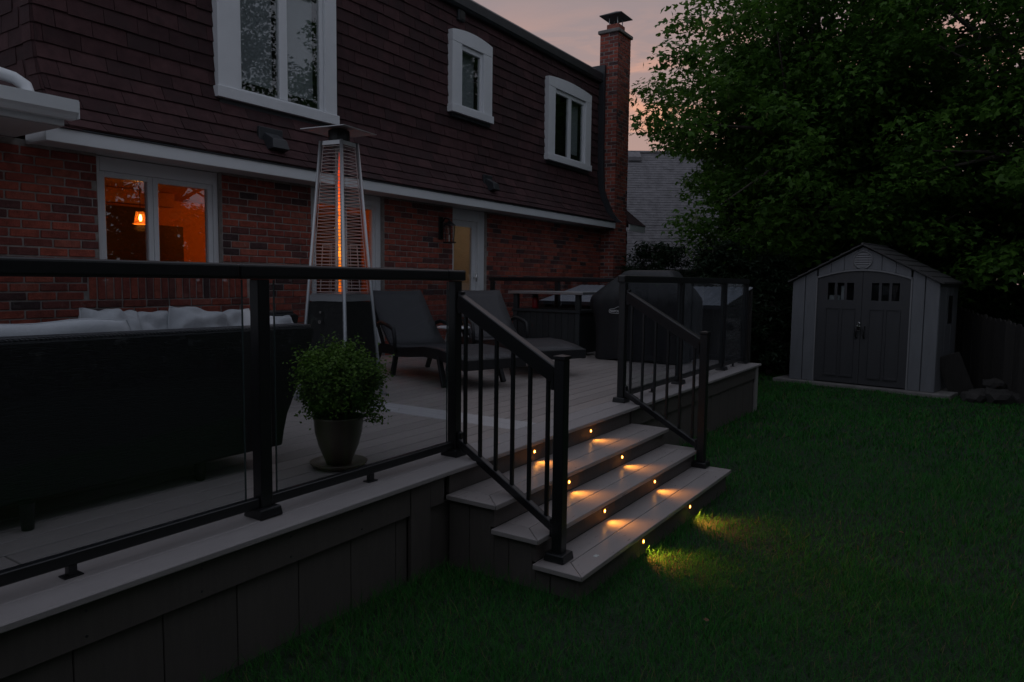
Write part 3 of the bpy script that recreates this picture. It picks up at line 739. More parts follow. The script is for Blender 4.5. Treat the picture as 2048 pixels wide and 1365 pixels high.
# ------------------------------------------------------------------ stairs
st = thing('deck_stairs', (4.13, 1.52, 0), 'three wide composite steps with glowing riser lights leading up to the deck', 'stairs')
SX0, SX1 = 2.94, 5.335
TR = [(2.012,.384),(1.762,.256),(1.517,.130)]   # nose y, top z
prev = YS
RIS = [(YS, DZ-.028, .384)]
for k, (ny, tz) in enumerate(TR):
    back = prev - .001 if k else YS - .001
    t = .026; w = .132
    def bd(name, pts):   # pts 2-D outline
        MB().prism([(p[0],p[1]) for p in pts], 2, tz-t, tz).build(name, M['tread'], st, bevel=.0035, seg=2)
    g = .002
    bd('nosing_board', [(SX0,ny),(SX1,ny),(SX1-w,ny+w-g),(SX0+w,ny+w-g)])
    bd('return_board', [(SX0,ny+g*1.5),(SX0+w-g,ny+w),(SX0+w-g,back),(SX0,back)])
    bd('return_board', [(SX1,ny+g*1.5),(SX1,back),(SX1-w+g,back),(SX1-w+g,ny+w)])
    bd('tread_board', [(SX0+w+.001,ny+w+g),(SX1-w-.001,ny+w+g),(SX1-w-.001,back),(SX0+w+.001,back)])
    ry = ny + .030
    RIS.append((ry, tz-t-.001, TR[k+1][1] if k < 2 else -.3))
    prev = ry
    # side panels under the tread, vertical boards
    yb = YS - .001 if k == 0 else RIS[k][0] - .001
    for X0, X1 in ((SX0+.03,SX0+.05),(SX1-.05,SX1-.03)):
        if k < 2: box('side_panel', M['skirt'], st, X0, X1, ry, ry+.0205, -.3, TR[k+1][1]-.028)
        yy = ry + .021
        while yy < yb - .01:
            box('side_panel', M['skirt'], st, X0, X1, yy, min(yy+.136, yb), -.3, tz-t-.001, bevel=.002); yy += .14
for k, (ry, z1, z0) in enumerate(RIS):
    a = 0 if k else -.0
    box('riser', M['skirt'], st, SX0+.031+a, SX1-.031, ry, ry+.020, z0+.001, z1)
LX = [(3.83,4.61),(3.755,4.515),(3.735,4.495),(3.735,4.505)]
LZ = [.445,.315,.188,.058]
for (ry, z1, z0), xs, lz in zip(RIS, LX, LZ):
    for x in xs:
        hs = MB(); n = 14
        ring = [(x+.017*math.cos(2*math.pi*i/n), lz+.017*math.sin(2*math.pi*i/n)) for i in range(n)]
        hs.prism(ring, 1, ry-.004, ry-.0005); o = hs.build('step_light', M['darkmetal'], st)
        ln = [(x+.0058*math.cos(2*math.pi*i/n), lz+.0072*math.sin(2*math.pi*i/n)) for i in range(n)]
        MB().prism(ln, 1, ry-.0085, ry-.0062).build('lens', M['lens'], o)
        MB().prism([(x+(.0135)*math.cos(2*math.pi*i/n), lz+.0135*math.sin(2*math.pi*i/n)) for i in range(n)], 1, ry-.006, ry-.0042).build('halo_ring', M['halo_ring'], o)  # glowing ring stands in for the halo
        l = bpy.data.lights.new('step_spot', 'SPOT'); l.energy = 4.0 if lz > .1 else 13; l.color = (1,.36,.05); l.spot_size = R_(112); l.spot_blend = 1.0; l.shadow_soft_size = .012
        lo = bpy.data.objects.new('step_spot', l); COL.objects.link(lo); lo.parent = o
        lo.location = Vector((x, ry-.012, lz)) - root_origin(st)
        lo.rotation_euler = Vector((0,-.90,-.44)).to_track_quat('-Z', 'Y').to_euler()
dp = MB()
for i in range(9):
    a = rnd.uniform(0,6.28); r = rnd.uniform(0,.022); cx, cy = 3.22+r*math.cos(a), 1.585+.6*r*math.sin(a); s = rnd.uniform(.004,.009)
    dp.lathe([(.0005,.0022),(s,.0008),(s*1.05,0)], (cx,cy,.1305), 8)
tag(dp.build('bird_dropping', M['paleleaf']), 'small white splash on the lowest step beside the post foot', 'dropping')

# ------------------------------------------------------------------ railings
RZ0, RZ1 = 1.515, 1.576
def post(parent, x, y, z0, z1, w=.058, cap=True, base=True):
    h = w/2
    p = box('post', M['black'], parent, x-h, x+h, y-h, y+h, z0+.001, z1, bevel=.004)
    if base:
        MB().hexa([(x-.058,y-.058,z0+.001),(x+.058,y-.058,z0+.001),(x+.058,y+.058,z0+.001),(x-.058,y+.058,z0+.001)],
                  [(x-.052,y-.052,z0+.042),(x+.052,y-.052,z0+.042),(x+.052,y+.052,z0+.042),(x-.052,y+.052,z0+.042)]).build('post_base', M['black'], p, bevel=.006, seg=2)
    if cap:
        m = MB(); q = h+.004; m.box(x-q,x+q,y-q,y+q,z1+.0005,z1+.016); m.add([(x-q,y-q,z1+.016),(x+q,y-q,z1+.016),(x+q,y+q,z1+.016),(x-q,y+q,z1+.016),(x,y,z1+.024)], [(0,1,4),(1,2,4),(2,3,4),(3,0,4)])
        m.build('post_cap', M['black'], p)
def glass_panel(parent, x0, x1, y, axis=0, gap=.05):
    a, b = x0+gap, x1-gap
    if axis == 0:
        g = box('glass_panel', M['panel_glass'], parent, a, b, y-.003, y+.003, .606, RZ0-.002)
        for e in (a, b): box('glass_edge', M['glass_edge'], g, e-.0022, e+.0022, y-.0034, y+.0034, .606, RZ0-.004)
    else:
        g = box('glass_panel', M['panel_glass'], parent, y-.003, y+.003, a, b, .606, RZ0-.002)
        for e in (a, b): box('glass_edge', M['glass_edge'], g, y-.0034, y+.0034, e-.0022, e+.0022, .606, RZ0-.004)
YR = 2.50
lr = thing('glass_railing', (1.9, YR, DZ), 'long black metal railing with clear glass panels in front of the wicker sofa', 'railing', 'black glass railings round the deck')
LP = [-1.05, .42-.0, 1.915, 3.225]
for x in (-1.05, .42, 1.915, 3.225): post(lr, x, YR, DZ, RZ0-.001, cap=False)
for a, b in ((-1.2,.40),(.402,1.80),(1.802,3.125),(3.127,3.285)): box('top_rail', M['black'], lr, a, b, YR-.036, YR+.036, RZ0, RZ1, bevel=.012, seg=3)
for a, b in ((-1.05,.42),(.42,1.915),(1.915,3.225)):
    box('bottom_rail', M['black'], lr, a+.03, b-.03, YR-.018, YR+.018, .562, .604, bevel=.003)
    c = (a+b)/2 - .02
    f = MB().box(c-.014,c+.014,YR-.012,YR+.012,DZ+.006,.561); f.box(c-.03,c+.03,YR-.022,YR+.022,DZ+.001,DZ+.006); f.build('rail_foot', M['black'], lr)
    glass_panel(lr, a, b, YR, 0, .085 if b < 3 else .07)
rr = thing('glass_railing', (7.5, YR, DZ), 'black metal railing with glass panels round the covered grill at the far deck end', 'railing', 'black glass railings round the deck')
RP = [5.495, 6.84, 8.24, 9.13]
for x in RP: post(rr, x, YR, DZ, RZ0-.001, cap=False)
box('top_rail', M['black'], rr, 5.44, 9.165, YR-.036, YR+.036, RZ0, RZ1, bevel=.012, seg=3)
for a, b in zip(RP[:-1], RP[1:]):
    box('bottom_rail', M['black'], rr, a+.03, b-.03, YR-.018, YR+.018, .562, .604, bevel=.003)
    c = (a+b)/2; f = MB().box(c-.010,c+.010,YR-.010,YR+.010,DZ+.006,.561); f.box(c-.03,c+.03,YR-.022,YR+.022,DZ+.001,DZ+.006); f.build('rail_foot', M['black'], rr)
    glass_panel(rr, a, b, YR, 0, .045)
XF = 9.13
for y in (3.9, 5.2, 6.35): post(rr, XF, y, DZ, RZ0-.001, cap=False)
box('top_rail', M['black'], rr, XF-.036, XF+.036, YR+.038, 6.40, RZ0, RZ1, bevel=.012, seg=3)
for a, b in ((2.5,3.9),(3.9,5.2),(5.2,6.35)):
    box('bottom_rail', M['black'], rr, XF-.018, XF+.018, a+.03, b-.03, .562, .604, bevel=.003); glass_panel(rr, a, b, XF, 1, .045)

def handrail(label, up, lo, nb):
    (xu,yu), (xl,yl) = up, lo
    h = thing('stair_handrail', (xl, yl, .13), label, 'handrail', 'handrails beside the deck steps')
    post(h, xl, yl, .130, 1.140)
    def bar(name, z0u, z0l, w, hh):
        p0, p1 = Vector((xu,yu-.032,z0u)), Vector((xl,yl+.030,z0l)); m = MB().bar(p0, p1, w, hh); return m.build(name, M['black'], h, bevel=.006, seg=2)
    bar('top_rail', 1.405, 1.060, .048, .085)
    bar('bottom_rail', .605, .290, .036, .046)
    for q in ((xu-.020,xu+.020,yu-.060,yu-.030,1.33,1.46),(xl-.020,xl+.020,yl+.030,yl+.055,.985,1.11),(xu-.017,xu+.017,yu-.055,yu-.030,.56,.66),(xl-.017,xl+.017,yl+.030,yl+.05,.24,.34)):
        box('bracket', M['black'], h, *q, bevel=.006)
    for i in range(nb):
        t = (i+.75)/(nb+.45)
        x, y = xu+(xl-xu)*t, yu+(yl-yu)*t
        z1 = 1.405+(1.060-1.405)*t; z0 = .605+(.290-.605)*t
        box('baluster', M['black'], h, x-.0095, x+.0095, y-.0095, y+.0095, z0+.01, z1-.03, bevel=.002)
handrail('black stair handrail with balusters on the near side of the steps', (3.225, YR), (3.068, 1.715), 6)
handrail('black stair handrail with balusters on the far side of the steps', (5.495, YR), (5.285, 1.735), 6)

# ------------------------------------------------------------------ sofas and cushions
def cushion(name, c, w, h, t, rot, label, group, puff=.0, seed=0):
    r = np.random.RandomState(seed); n = 18
    g = np.linspace(-1,1,n); U, Vv = np.meshgrid(g, g, indexing='ij')
    th = (np.clip(1-np.abs(U)**3.2,0,1)*np.clip(1-np.abs(Vv)**3.2,0,1))**.42
    pinch = 1 - .06*(1-np.abs(U)**2) * (np.abs(Vv)**4); pinch2 = 1 - .06*(1-np.abs(Vv)**2)*(np.abs(U)**4)
    wr = sum(a*np.sin(U*kx+Vv*ky+p) for a,kx,ky,p in zip(r.uniform(.005,.013,9)[:9], r.uniform(-9,9,9), r.uniform(-9,9,9), r.uniform(0,6,9)))
    sag = -.05*h*(1-U**2)*(Vv>.3)*(Vv-.3)
    X = U*w/2*pinch2*np.sqrt(1-.20*Vv**2); Z = Vv*h/2*pinch*np.sqrt(1-.20*U**2) + sag + .3*wr*np.abs(Vv)
    V1 = np.stack([X, -th*t/2 - wr*th, Z], -1).reshape(-1,3); V2 = np.stack([X, th*t/2 - wr*th, Z], -1).reshape(-1,3)
    I = np.arange(n*n).reshape(n,n); F = np.stack([I[:-1,:-1],I[1:,:-1],I[1:,1:],I[:-1,1:]], -1).reshape(-1,4)
    V = np.concatenate([V1,V2]); F = np.concatenate([F, F[:,::-1]+n*n])
    me = fast_mesh(name, V, F, M['cushion'], True)
    bm = bmesh.new(); bm.from_mesh(me); bmesh.ops.remove_doubles(bm, verts=bm.verts, dist=.0008); bmesh.ops.recalc_face_normals(bm, faces=bm.faces); bm.to_mesh(me); bm.free()
    o = bpy.data.objects.new(name, me); COL.objects.link(o); o.location = c; o.rotation_euler = rot
    pts = [(X[i,0],0,Z[i,0]) for i in range(n)] + [(X[-1,j],0,Z[-1,j]) for j in range(1,n)] + [(X[i,-1],0,Z[i,-1]) for i in range(n-2,-1,-1)] + [(X[0,j],0,Z[0,j]) for j in range(n-2,0,-1)]
    p = MB().tube(pts, .005, 6, closed=True).build('piping', M['cushion'], o, smooth=True, local=True)
    return tag(o, label, 'cushion', group)
sofa = thing('wicker_sofa', (1.2, 3.3, DZ), 'near-black wicker outdoor sofa with its back to the glass railing', 'sofa', 'wicker outdoor sofas')
bk = MB()
prof = [(-.6,.63),(2.53,.62),(2.545,.70),(2.57,.79),(2.64,.93),(2.70,1.06),(2.745,1.17),(2.765,1.235),(2.74,1.255),(2.66,1.258),(-.6,1.272)]
bk.prism(prof, 1, 3.13, 3.20); bk.build('backrest', M['wicker'], sofa, bevel=.012, seg=2)
er = MB()
for k in range(3): er.tube([(-.6,3.145+.022*k,1.272+.003*(k==1)),(1.0,3.145+.022*k,1.268+.003*(k==1)),(2.66,3.145+.022*k,1.258+.003*(k==1)),(2.735,3.145+.022*k,1.252)], .0125, 8)
er.build('top_edge_weave', M['lwicker'], sofa, smooth=True)
ar = MB(); ar.hexa([(2.42,3.20,.63),(2.53,3.20,.62),(2.765,3.20,1.235),(2.62,3.20,1.24)], [(2.42,3.95,.63),(2.53,3.95,.62),(2.70,3.95,1.08),(2.56,3.95,1.09)]); ar.build('armrest', M['wicker'], sofa, bevel=.02, seg=2)
box('seat_base', M['wicker'], sofa, -.6, 2.42, 3.20, 3.95, .66, .86, bevel=.01)
box('seat_cushion', M['cushion'], sofa, -.58, 2.40, 3.22, 3.96, .861, .98, bevel=.03, seg=3)
for x, y in ((2.075,3.19),(1.27,3.10),(2.45,3.88),(.2,3.19)):
    MB().lathe([(.030,.63),(.026,.57),(.022,DZ+.003),(.001,DZ+.002)], (x,y,0), 10).build('leg', M['hblack'], sofa, smooth=True)
cushion('cushion', (1.28,3.33,1.125), 1.24, .44, .24, (R_(-12),0,R_(0)), 'long pale cushion peeping over the near sofa back at the left edge', None, seed=3)
fs = thing('wicker_sofa', (3.6, 6.0, DZ), 'dark wicker sofa against the brick wall below the window, hidden behind the near sofa', 'sofa', 'wicker outdoor sofas')
MB().prism([(2.85,.63),(5.0,.63),(5.10,1.13),(5.05,1.155),(2.95,1.16),(2.88,1.13)], 1, 6.02, 6.12).build('backrest', M['wicker'], fs, bevel=.015, seg=2)
MB().tube([(2.95,6.07,1.165),(5.05,6.07,1.16)], .02, 8).build('top_edge_weave', M['lwicker'], fs, smooth=True)
box('seat_base', M['wicker'], fs, 2.45, 5.0, 5.30, 6.02, .62, .80, bevel=.01)
box('seat_cushion', M['cushion'], fs, 2.48, 4.97, 5.28, 6.0, .801, .92, bevel=.03, seg=3)
for x, y in ((2.55,5.4),(4.9,5.4),(2.55,5.95),(4.9,5.95)): box('leg', M['hblack'], fs, x-.03, x+.03, y-.03, y+.03, DZ+.002, .62)
CG = 'pale cushions along the far sofa'
cushion('cushion', (2.98,5.70,1.055), .50, .46, .26, (R_(-16),R_(4),R_(8)), 'leftmost pale cushion on the far sofa, its right corner standing up', CG, seed=11)
cushion('cushion', (3.34,5.84,1.02), .54, .46, .25, (R_(-14),R_(-3),R_(4)), 'second pale cushion from the left on the far sofa, rounded top', CG, seed=12)
cushion('cushion', (3.73,5.70,1.045), .56, .46, .26, (R_(-18),R_(9),R_(-6)), 'pale cushion left of the railing post, its left corner pointing up', CG, seed=13)
cushion('cushion', (4.12,5.82,1.01), .56, .46, .25, (R_(-14),R_(-5),R_(-4)), 'low pale cushion directly left of the railing post', CG, seed=14)
cushion('cushion', (4.60,5.80,.965), .52, .42, .24, (R_(-16),R_(2),R_(0)), 'small hump of pale cushion right of the railing post', CG, seed=15)

# ------------------------------------------------------------------ patio heater
HC = Vector((4.29, 4.545, DZ))
ha = math.atan2(.2, -.27)   # direction of the left corner
ht = thing('patio_heater', (0,0,0), 'lit pyramid patio heater with orange flame tube and wire guards', 'heater')
def corner(i, r, z):
    a = ha + i*math.pi/2; return Vector((HC.x+r*math.cos(a), HC.y+r*math.sin(a), z))
def rr_at(z): return .335 + (.148-.335)*(z-.56)/(2.645-.56)
for i in range(4): MB().tube([corner(i, rr_at(.56)+.02, DZ+.002), corner(i, rr_at(.60), .60), corner(i, rr_at(2.645), 2.645)], [.017,.017,.014], 8).build('corner_post', M['alu'], ht, smooth=True)
for i in range(4):
    foot = MB(); p = corner(i, rr_at(.56)+.02, DZ); foot.box(p.x-.025,p.x+.025,p.y-.025,p.y+.025,DZ+.001,DZ+.02); foot.build('foot', M['alu'], ht)
    a, b = i, i+1
    # black side panel, upper collar, wire guard
    MB().hexa([corner(a,rr_at(.60)-.008,.60), corner(b,rr_at(.60)-.008,.60), corner(b,rr_at(.60)-.016,.60), corner(a,rr_at(.60)-.016,.60)],
              [corner(a,rr_at(1.33)-.008,1.33), corner(b,rr_at(1.33)-.008,1.33), corner(b,rr_at(1.33)-.016,1.33), corner(a,rr_at(1.33)-.016,1.33)]).build('base_panel', M['hblack'], ht)
    MB().hexa([corner(a,rr_at(1.335)-.004,1.335), corner(b,rr_at(1.335)-.004,1.335), corner(b,rr_at(1.335)-.02,1.335), corner(a,rr_at(1.335)-.02,1.335)],
              [corner(a,rr_at(1.385)-.004,1.385), corner(b,rr_at(1.385)-.004,1.385), corner(b,rr_at(1.385)-.02,1.385), corner(a,rr_at(1.385)-.02,1.385)]).build('collar', M['alu'], ht)
    gd = MB(); nw = 42
    for k in range(nw+1):
        z = 1.41 + (2.60-1.41)*k/nw; q = rr_at(z)-.012
        pa, pb = corner(a,q,z), corner(b,q,z); mid = (pa+pb)/2
        inw = (Vector((HC.x,HC.y,z))-mid).normalized()*.010
        gd.tube([pa+(pb-pa)*.06, mid-inw*.2, pb-(pb-pa)*.06], .0027, 5, caps=False)
    for t in (.07,.93):
        gd.tube([corner(a,rr_at(1.40)-.012,1.40).lerp(corner(b,rr_at(1.40)-.012,1.40),t), corner(a,rr_at(2.61)-.012,2.61).lerp(corner(b,rr_at(2.61)-.012,2.61),t)], .0026, 5)
    for t in (.30,.62):
        gd.tube([corner(a,rr_at(1.41)-.013,1.41).lerp(corner(b,rr_at(1.41)-.013,1.41),t), corner(a,rr_at(1.80)-.013,1.80).lerp(corner(b,rr_at(1.80)-.013,1.80),t)], .0024, 5)
    gd.tube([corner(a,rr_at(1.80)-.013,1.80).lerp(corner(b,rr_at(1.80)-.013,1.80),.30), corner(a,rr_at(1.80)-.013,1.80).lerp(corner(b,rr_at(1.80)-.013,1.80),.62)], .0024, 5)
    g = gd.build('wire_guard', M['wire'], ht)
    MB().hexa([corner(a,rr_at(2.61)-.004,2.612), corner(b,rr_at(2.61)-.004,2.612), corner(b,rr_at(2.61)-.02,2.612), corner(a,rr_at(2.61)-.02,2.612)],
              [corner(a,rr_at(2.645)-.004,2.645), corner(b,rr_at(2.645)-.004,2.645), corner(b,rr_at(2.645)-.02,2.645), corner(a,rr_at(2.645)-.02,2.645)]).build('top_band', M['alu'], ht)
MB().hexa([corner(i,rr_at(1.40)-.02,1.387) for i in range(4)], [corner(i,rr_at(1.40)-.02,1.397) for i in range(4)]).build('burner_plate', M['alu'], ht)
MB().hexa([corner(i,rr_at(.6)-.02,.565) for i in range(4)], [corner(i,rr_at(.6)-.02,.60) for i in range(4)]).build('base_plate', M['hblack'], ht)
MB().lathe([(.046,1.40),(.046,2.64)], (HC.x,HC.y,0), 18).build('glass_tube', M['tube'], ht, smooth=True)
def flame_mat():
    m, N, L, P = nodes('gas_flame'); N.remove(P)
    tc = N.new('ShaderNodeTexCoord'); sx = N.new('ShaderNodeSeparateXYZ'); L.new(tc.outputs['Object'], sx.inputs[0])
    mr = N.new('ShaderNodeMapRange'); mr.inputs['From Min'].default_value = 1.40; mr.inputs['From Max'].default_value = 2.60; L.new(sx.outputs['Z'], mr.inputs['Value'])
    cr = N.new('ShaderNodeValToRGB'); el = cr.color_ramp.elements
    for p, c in ((.30,(1,.27,.02)),(.55,(1,.17,.012)),(.75,(.75,.07,.012))): e = el.new(p); e.color = (*c,1)
    el[0].color = (1,.16,.01,1); el[-1].color = (.35,.02,.008,1)
    L.new(mr.outputs[0], cr.inputs['Fac'])
    n = N.new('ShaderNodeTexNoise'); n.inputs['Scale'].default_value = 22; n.inputs['Detail'].default_value = 3; mp = N.new('ShaderNodeMapping'); mp.inputs['Scale'].default_value = (1,1,.35); L.new(tc.outputs['Object'], mp.inputs[0]); L.new(mp.outputs[0], n.inputs['Vector'])
    st = N.new('ShaderNodeMapRange'); st.inputs['From Min'].default_value = .3; st.inputs['From Max'].default_value = .7; st.inputs['To Min'].default_value = .35; st.inputs['To Max'].default_value = 2.3; L.new(n.outputs['Fac'], st.inputs['Value'])
    e = N.new('ShaderNodeEmission'); L.new(cr.outputs[0], e.inputs[0]); L.new(st.outputs[0], e.inputs[1]); L.new(e.outputs[0], N['Material Output'].inputs[0]); return m
fp = []
for k in range(41):
    t = k/40; z = 1.405 + 1.16*t; r = .0145*(1-.3*t)*(1+.14*math.sin(k*1.9)+.08*math.sin(k*3.7)); 
    if t > .85: r *= (1-t)/.15*.9+.1
    fp.append((r, z))
MB().lathe(fp, (HC.x,HC.y,0), 12).build('flame', flame_mat(), ht, smooth=True)
# burner head and reflector plate
hd = MB(); hd.lathe([(.085,2.640),(.088,2.655),(.088,2.735),(.07,2.745),(.001,2.745)], (HC.x,HC.y,0), 20); hd.build('burner_head', M['hblack'], ht, smooth=False)
rp = MB(); q0 = [corner(i,.31,2.728) for i in range(4)]; q1 = [corner(i,.31,2.734) for i in range(4)]; top = [Vector((HC.x,HC.y,2.775))]; bot = [Vector((HC.x,HC.y,2.768))]
rp.add(q0+q1+top+bot, [(0,1,5,4),(1,2,6,5),(2,3,7,6),(3,0,4,7),(4,5,8),(5,6,8),(6,7,8),(7,4,8),(1,0,9),(2,1,9),(3,2,9),(0,3,9)]); rp.build('reflector_plate', M['steelplate'], ht)
# control knobs on the left front face
pa, pb = corner(0,rr_at(1.25)-.006,1.25), corner(1,rr_at(1.25)-.006,1.25); nf = ((pa+pb)/2-Vector((HC.x,HC.y,1.25))).normalized()
for dz in (1.245,1.165):
    c = pa.lerp(pb,.40); c.z = dz; c += nf*(.004 if dz > 1.2 else .014)
    MB().tube([c, c+nf*.022], .016 if dz < 1.2 else .011, 12).build('control_knob', M['chrome'], ht, smooth=False)

# ------------------------------------------------------------------ potted boxwood
PC = Vector((2.665, 2.845, DZ))
pot = thing('plant_pot', PC, 'dark glazed plant pot standing on a saucer behind the glass railing', 'pot')
MB().lathe([(.001,.018),(.066,.018),(.078,.05),(.106,.12),(.124,.19),(.130,.262),(.134,.268),(.130,.274),(.121,.272),(.118,.24)], PC, 32).build('pot_body', M['pot'], pot, smooth=True)
MB().lathe([(.001,.236),(.119,.240)], PC, 24).build('soil', M['soil'], pot)
MB().lathe([(.001,.002),(.125,.002),(.148,.022),(.152,.030),(.147,.031),(.124,.014),(.001,.012)], PC, 32).build('saucer', M['pot'], pot, smooth=True)
def leaf_quads(C, Nn, size, rs, asp=.6):
    # C centres, Nn normals -> kite shaped leaves
    n = len(C); t = rs.normal(size=(n,3)); t -= (t*Nn).sum(1,keepdims=True)*Nn; t /= np.linalg.norm(t,axis=1,keepdims=True)+1e-9
    b = np.cross(Nn, t); s = size[:,None]
    V = np.stack([C-t*s*.5, C+b*s*asp*.5+t*s*.05, C+t*s*.5-Nn*s*.08, C-b*s*asp*.5+t*s*.05], 1).reshape(-1,3)
    F = np.arange(n*4).reshape(n,4); return V, F
def boxwood():
    rs = np.random.RandomState(5)
    bw = thing('boxwood_shrub', PC+Vector((0,0,.24)), 'small round green boxwood growing in the dark glazed pot', 'shrub')
    stems = MB(); cs = []
    for i in range(150):
        a = rs.uniform(0,6.283); el = math.asin(rs.uniform(-.80,1)); k = rs.uniform(.62,1.08)*(1.12 if rs.uniform() < .12 else 1)
        d = Vector((math.cos(a)*math.cos(el)*.215, math.sin(a)*math.cos(el)*.215, math.sin(el)*.19))*k
        tip = PC+Vector((0,0,.47))+d
        if i < 8: tip += Vector((0,0,rs.uniform(.0,.05)))
        base = PC+Vector((d.x*.12,d.y*.12,.24)); mid = (base+tip)/2+Vector((d.x*.1,d.y*.1,.03))
        stems.tube([base,mid,tip], [.0035,.0028,.0014], 5); cs.append((np.array(mid), np.array(tip)))
    # one loose sprig low on the right
    for off in ((.16,-.14,.30),(.18,-.16,.34),(.14,-.18,.27)): 
        tip = PC+Vector(off); stems.tube([PC+Vector((0,0,.26)), PC+Vector((off[0]*.5,off[1]*.5,off[2]-.03)), tip], [.003,.0025,.0012], 5); cs.append((np.array(PC+Vector((off[0]*.5,off[1]*.5,off[2]))), np.array(tip)))
    stems.build('stem', M['bark'], bw, smooth=True)
    C = []; Nn = []
    for m, t in cs:
        k = 150; u = rs.uniform(.0,1.06,k)**.6; p = m + (t-m)*u[:,None] + rs.normal(size=(k,3))*(.012+.018*u[:,None])
        C.append(p); out = (t-np.array(PC+Vector((0,0,.42)))); out /= np.linalg.norm(out)+1e-6
        nn = out*.6 + np.array([0,0,.6]) + rs.normal(size=(k,3))*.6; Nn.append(nn/np.linalg.norm(nn,axis=1,keepdims=True))
    C = np.concatenate(C); Nn = np.concatenate(Nn); V, F = leaf_quads(C, Nn, rs.uniform(.014,.025,len(C)), rs, .62)
    V -= np.array(root_origin(bw)); o = bpy.data.objects.new('foliage', fast_mesh('foliage', V, F, M['box'])); COL.objects.link(o); o.parent = bw; o['kind'] = 'stuff'
boxwood()

# ------------------------------------------------------------------ loungers
def lounger(head, foot, label):
    hv, fv = Vector((*head,DZ)), Vector((*foot,DZ)); d = fv-hv; ang = math.atan2(d.y, d.x) ; Ls = d.length
    t = thing('sun_lounger', (hv.x,hv.y,DZ), label, 'sun lounger', 'wicker sun loungers on the deck', rz=ang)
    # local x from head end to foot end, y across
    w = .33
    prof = [(.02,.88),(.10,.80),(.30,.56),(.47,.385),(.56,.325),(.70,.305),(.95,.325),(1.25,.355),(1.50,.352),(1.75,.325),(1.95,.285)]
    def strip(a, b, name, mat, th=.03):
        m = MB(); pts = prof[a:b]
        ny = 6
        for i, (x, z) in enumerate(pts):
            dx, dz = (pts[min(i+1,len(pts)-1)][0]-pts[max(i-1,0)][0], pts[min(i+1,len(pts)-1)][1]-pts[max(i-1,0)][1]); l = math.hypot(dx,dz); nx, nz = -dz/l, dx/l
            if nz < 0: nx, nz = -nx, -nz
            for s in (0, -th):
                for j in range(ny+1):
                    y = -w + 2*w*j/ny; cv = -.012*(1-(y/w)**2) if s == 0 else 0
                    m.v.append((x+nx*(s+cv), y, z+nz*(s+cv)))
        W2 = 2*(ny+1)
        for i in range(len(pts)-1):
            for j in range(ny):
                m.f.append((i*W2+j,(i+1)*W2+j,(i+1)*W2+j+1,i*W2+j+1)); k = ny+1
                m.f.append((i*W2+k+j,i*W2+k+j+1,(i+1)*W2+k+j+1,(i+1)*W2+k+j))
            for j in (0, ny): m.f.append((i*W2+j, i*W2+ny+1+j, (i+1)*W2+ny+1+j, (i+1)*W2+j))
        for i in (0, len(pts)-1):
            for j in range(ny): m.f.append((i*W2+j, i*W2+j+1, i*W2+ny+2+j, i*W2+ny+1+j))
        return m.build(name, mat, t, smooth=True, local=True)
    strip(0, 5, 'backrest', M['lwicker']); strip(4, 11, 'seat', M['lwicker'])
    for s in (-1, 1):
        m = MB()
        for i in range(4, len(prof)-1):
            (x0,z0),(x1,z1) = prof[i], prof[i+1]
            m.hexa([(x0,s*w-.02,z0-.10),(x0,s*w+.02,z0-.10),(x0,s*w+.02,z0-.002),(x0,s*w-.02,z0-.002)], [(x1,s*w-.02,z1-.10),(x1,s*w+.02,z1-.10),(x1,s*w+.02,z1-.002),(x1,s*w-.02,z1-.002)])
        m.hexa([(.10,s*w-.02,.22),(.10,s*w+.02,.22),(.10,s*w+.02,.31),(.10,s*w-.02,.31)], [(.56,s*w-.02,.222),(.56,s*w+.02,.222),(.56,s*w+.02,.322),(.56,s*w-.02,.322)])
        m.build('side_rail', M['wicker'], t, local=True)
        MB().tube([(.14,s*(w+.035),.25),(.15,s*(w+.035),.40),(.24,s*(w+.035),.50),(.40,s*(w+.035),.545),(.56,s*(w+.035),.52),(.66,s*(w+.035),.49),(.69,s*(w+.035),.40),(.70,s*(w+.035),.25)], [.018,.02,.022,.022,.022,.022,.02,.018], 8).build('armrest', M['wicker'], t, smooth=True, local=True)
        MB().bar((.30,s*w,.24),(.16,s*(w+.01),.002),.035,.05,(0,1,0)).build('leg', M['wicker'], t, local=True, bevel=.004)
        MB().bar((1.50,s*w,.28),(1.62,s*(w+.015),.002),.035,.05,(0,1,0)).build('leg', M['wicker'], t, local=True, bevel=.004)
        MB().bar((.66,s*w,.24),(.60,s*(w+.01),.002),.035,.05,(0,1,0)).build('leg', M['wicker'], t, local=True, bevel=.004)
    m = MB(); m.hexa([(1.93,-w-.02,.19),(1.97,-w-.02,.19),(1.97,w+.02,.19),(1.93,w+.02,.19)], [(1.93,-w-.02,.288),(1.97,-w-.02,.285),(1.97,w+.02,.285),(1.93,w+.02,.288)]); m.build('end_rail', M['wicker'], t, local=True, bevel=.005)
    for s in (-1, 1): MB().bar((.14,s*w,.70),(.40,s*w,.27),.025,.03,(0,1,0)).build('back_support', M['wicker'], t, local=True)
    return t
lounger((6.08,5.58), (5.42,3.70), 'grey wicker sun lounger right beside the patio heater')
lounger((7.42,5.42), (6.46,3.60), 'grey wicker sun lounger closest to the dark wooden cabinet')
tb = thing('side_table', (6.78,5.28,DZ), 'small white side table glimpsed between the two sun loungers', 'table')
MB().lathe([(.001,.425),(.19,.425),(.20,.437),(.19,.45),(.001,.45)], (6.78,5.28,DZ), 24).build('table_top', M['white'], tb, smooth=False)
for i in range(3):
    a = i*2.094; MB().tube([(6.78+.06*math.cos(a),5.28+.06*math.sin(a),DZ+.425),(6.78+.16*math.cos(a),5.28+.16*math.sin(a),DZ+.002)], .012, 8).build('leg', M['white'], tb, smooth=True)

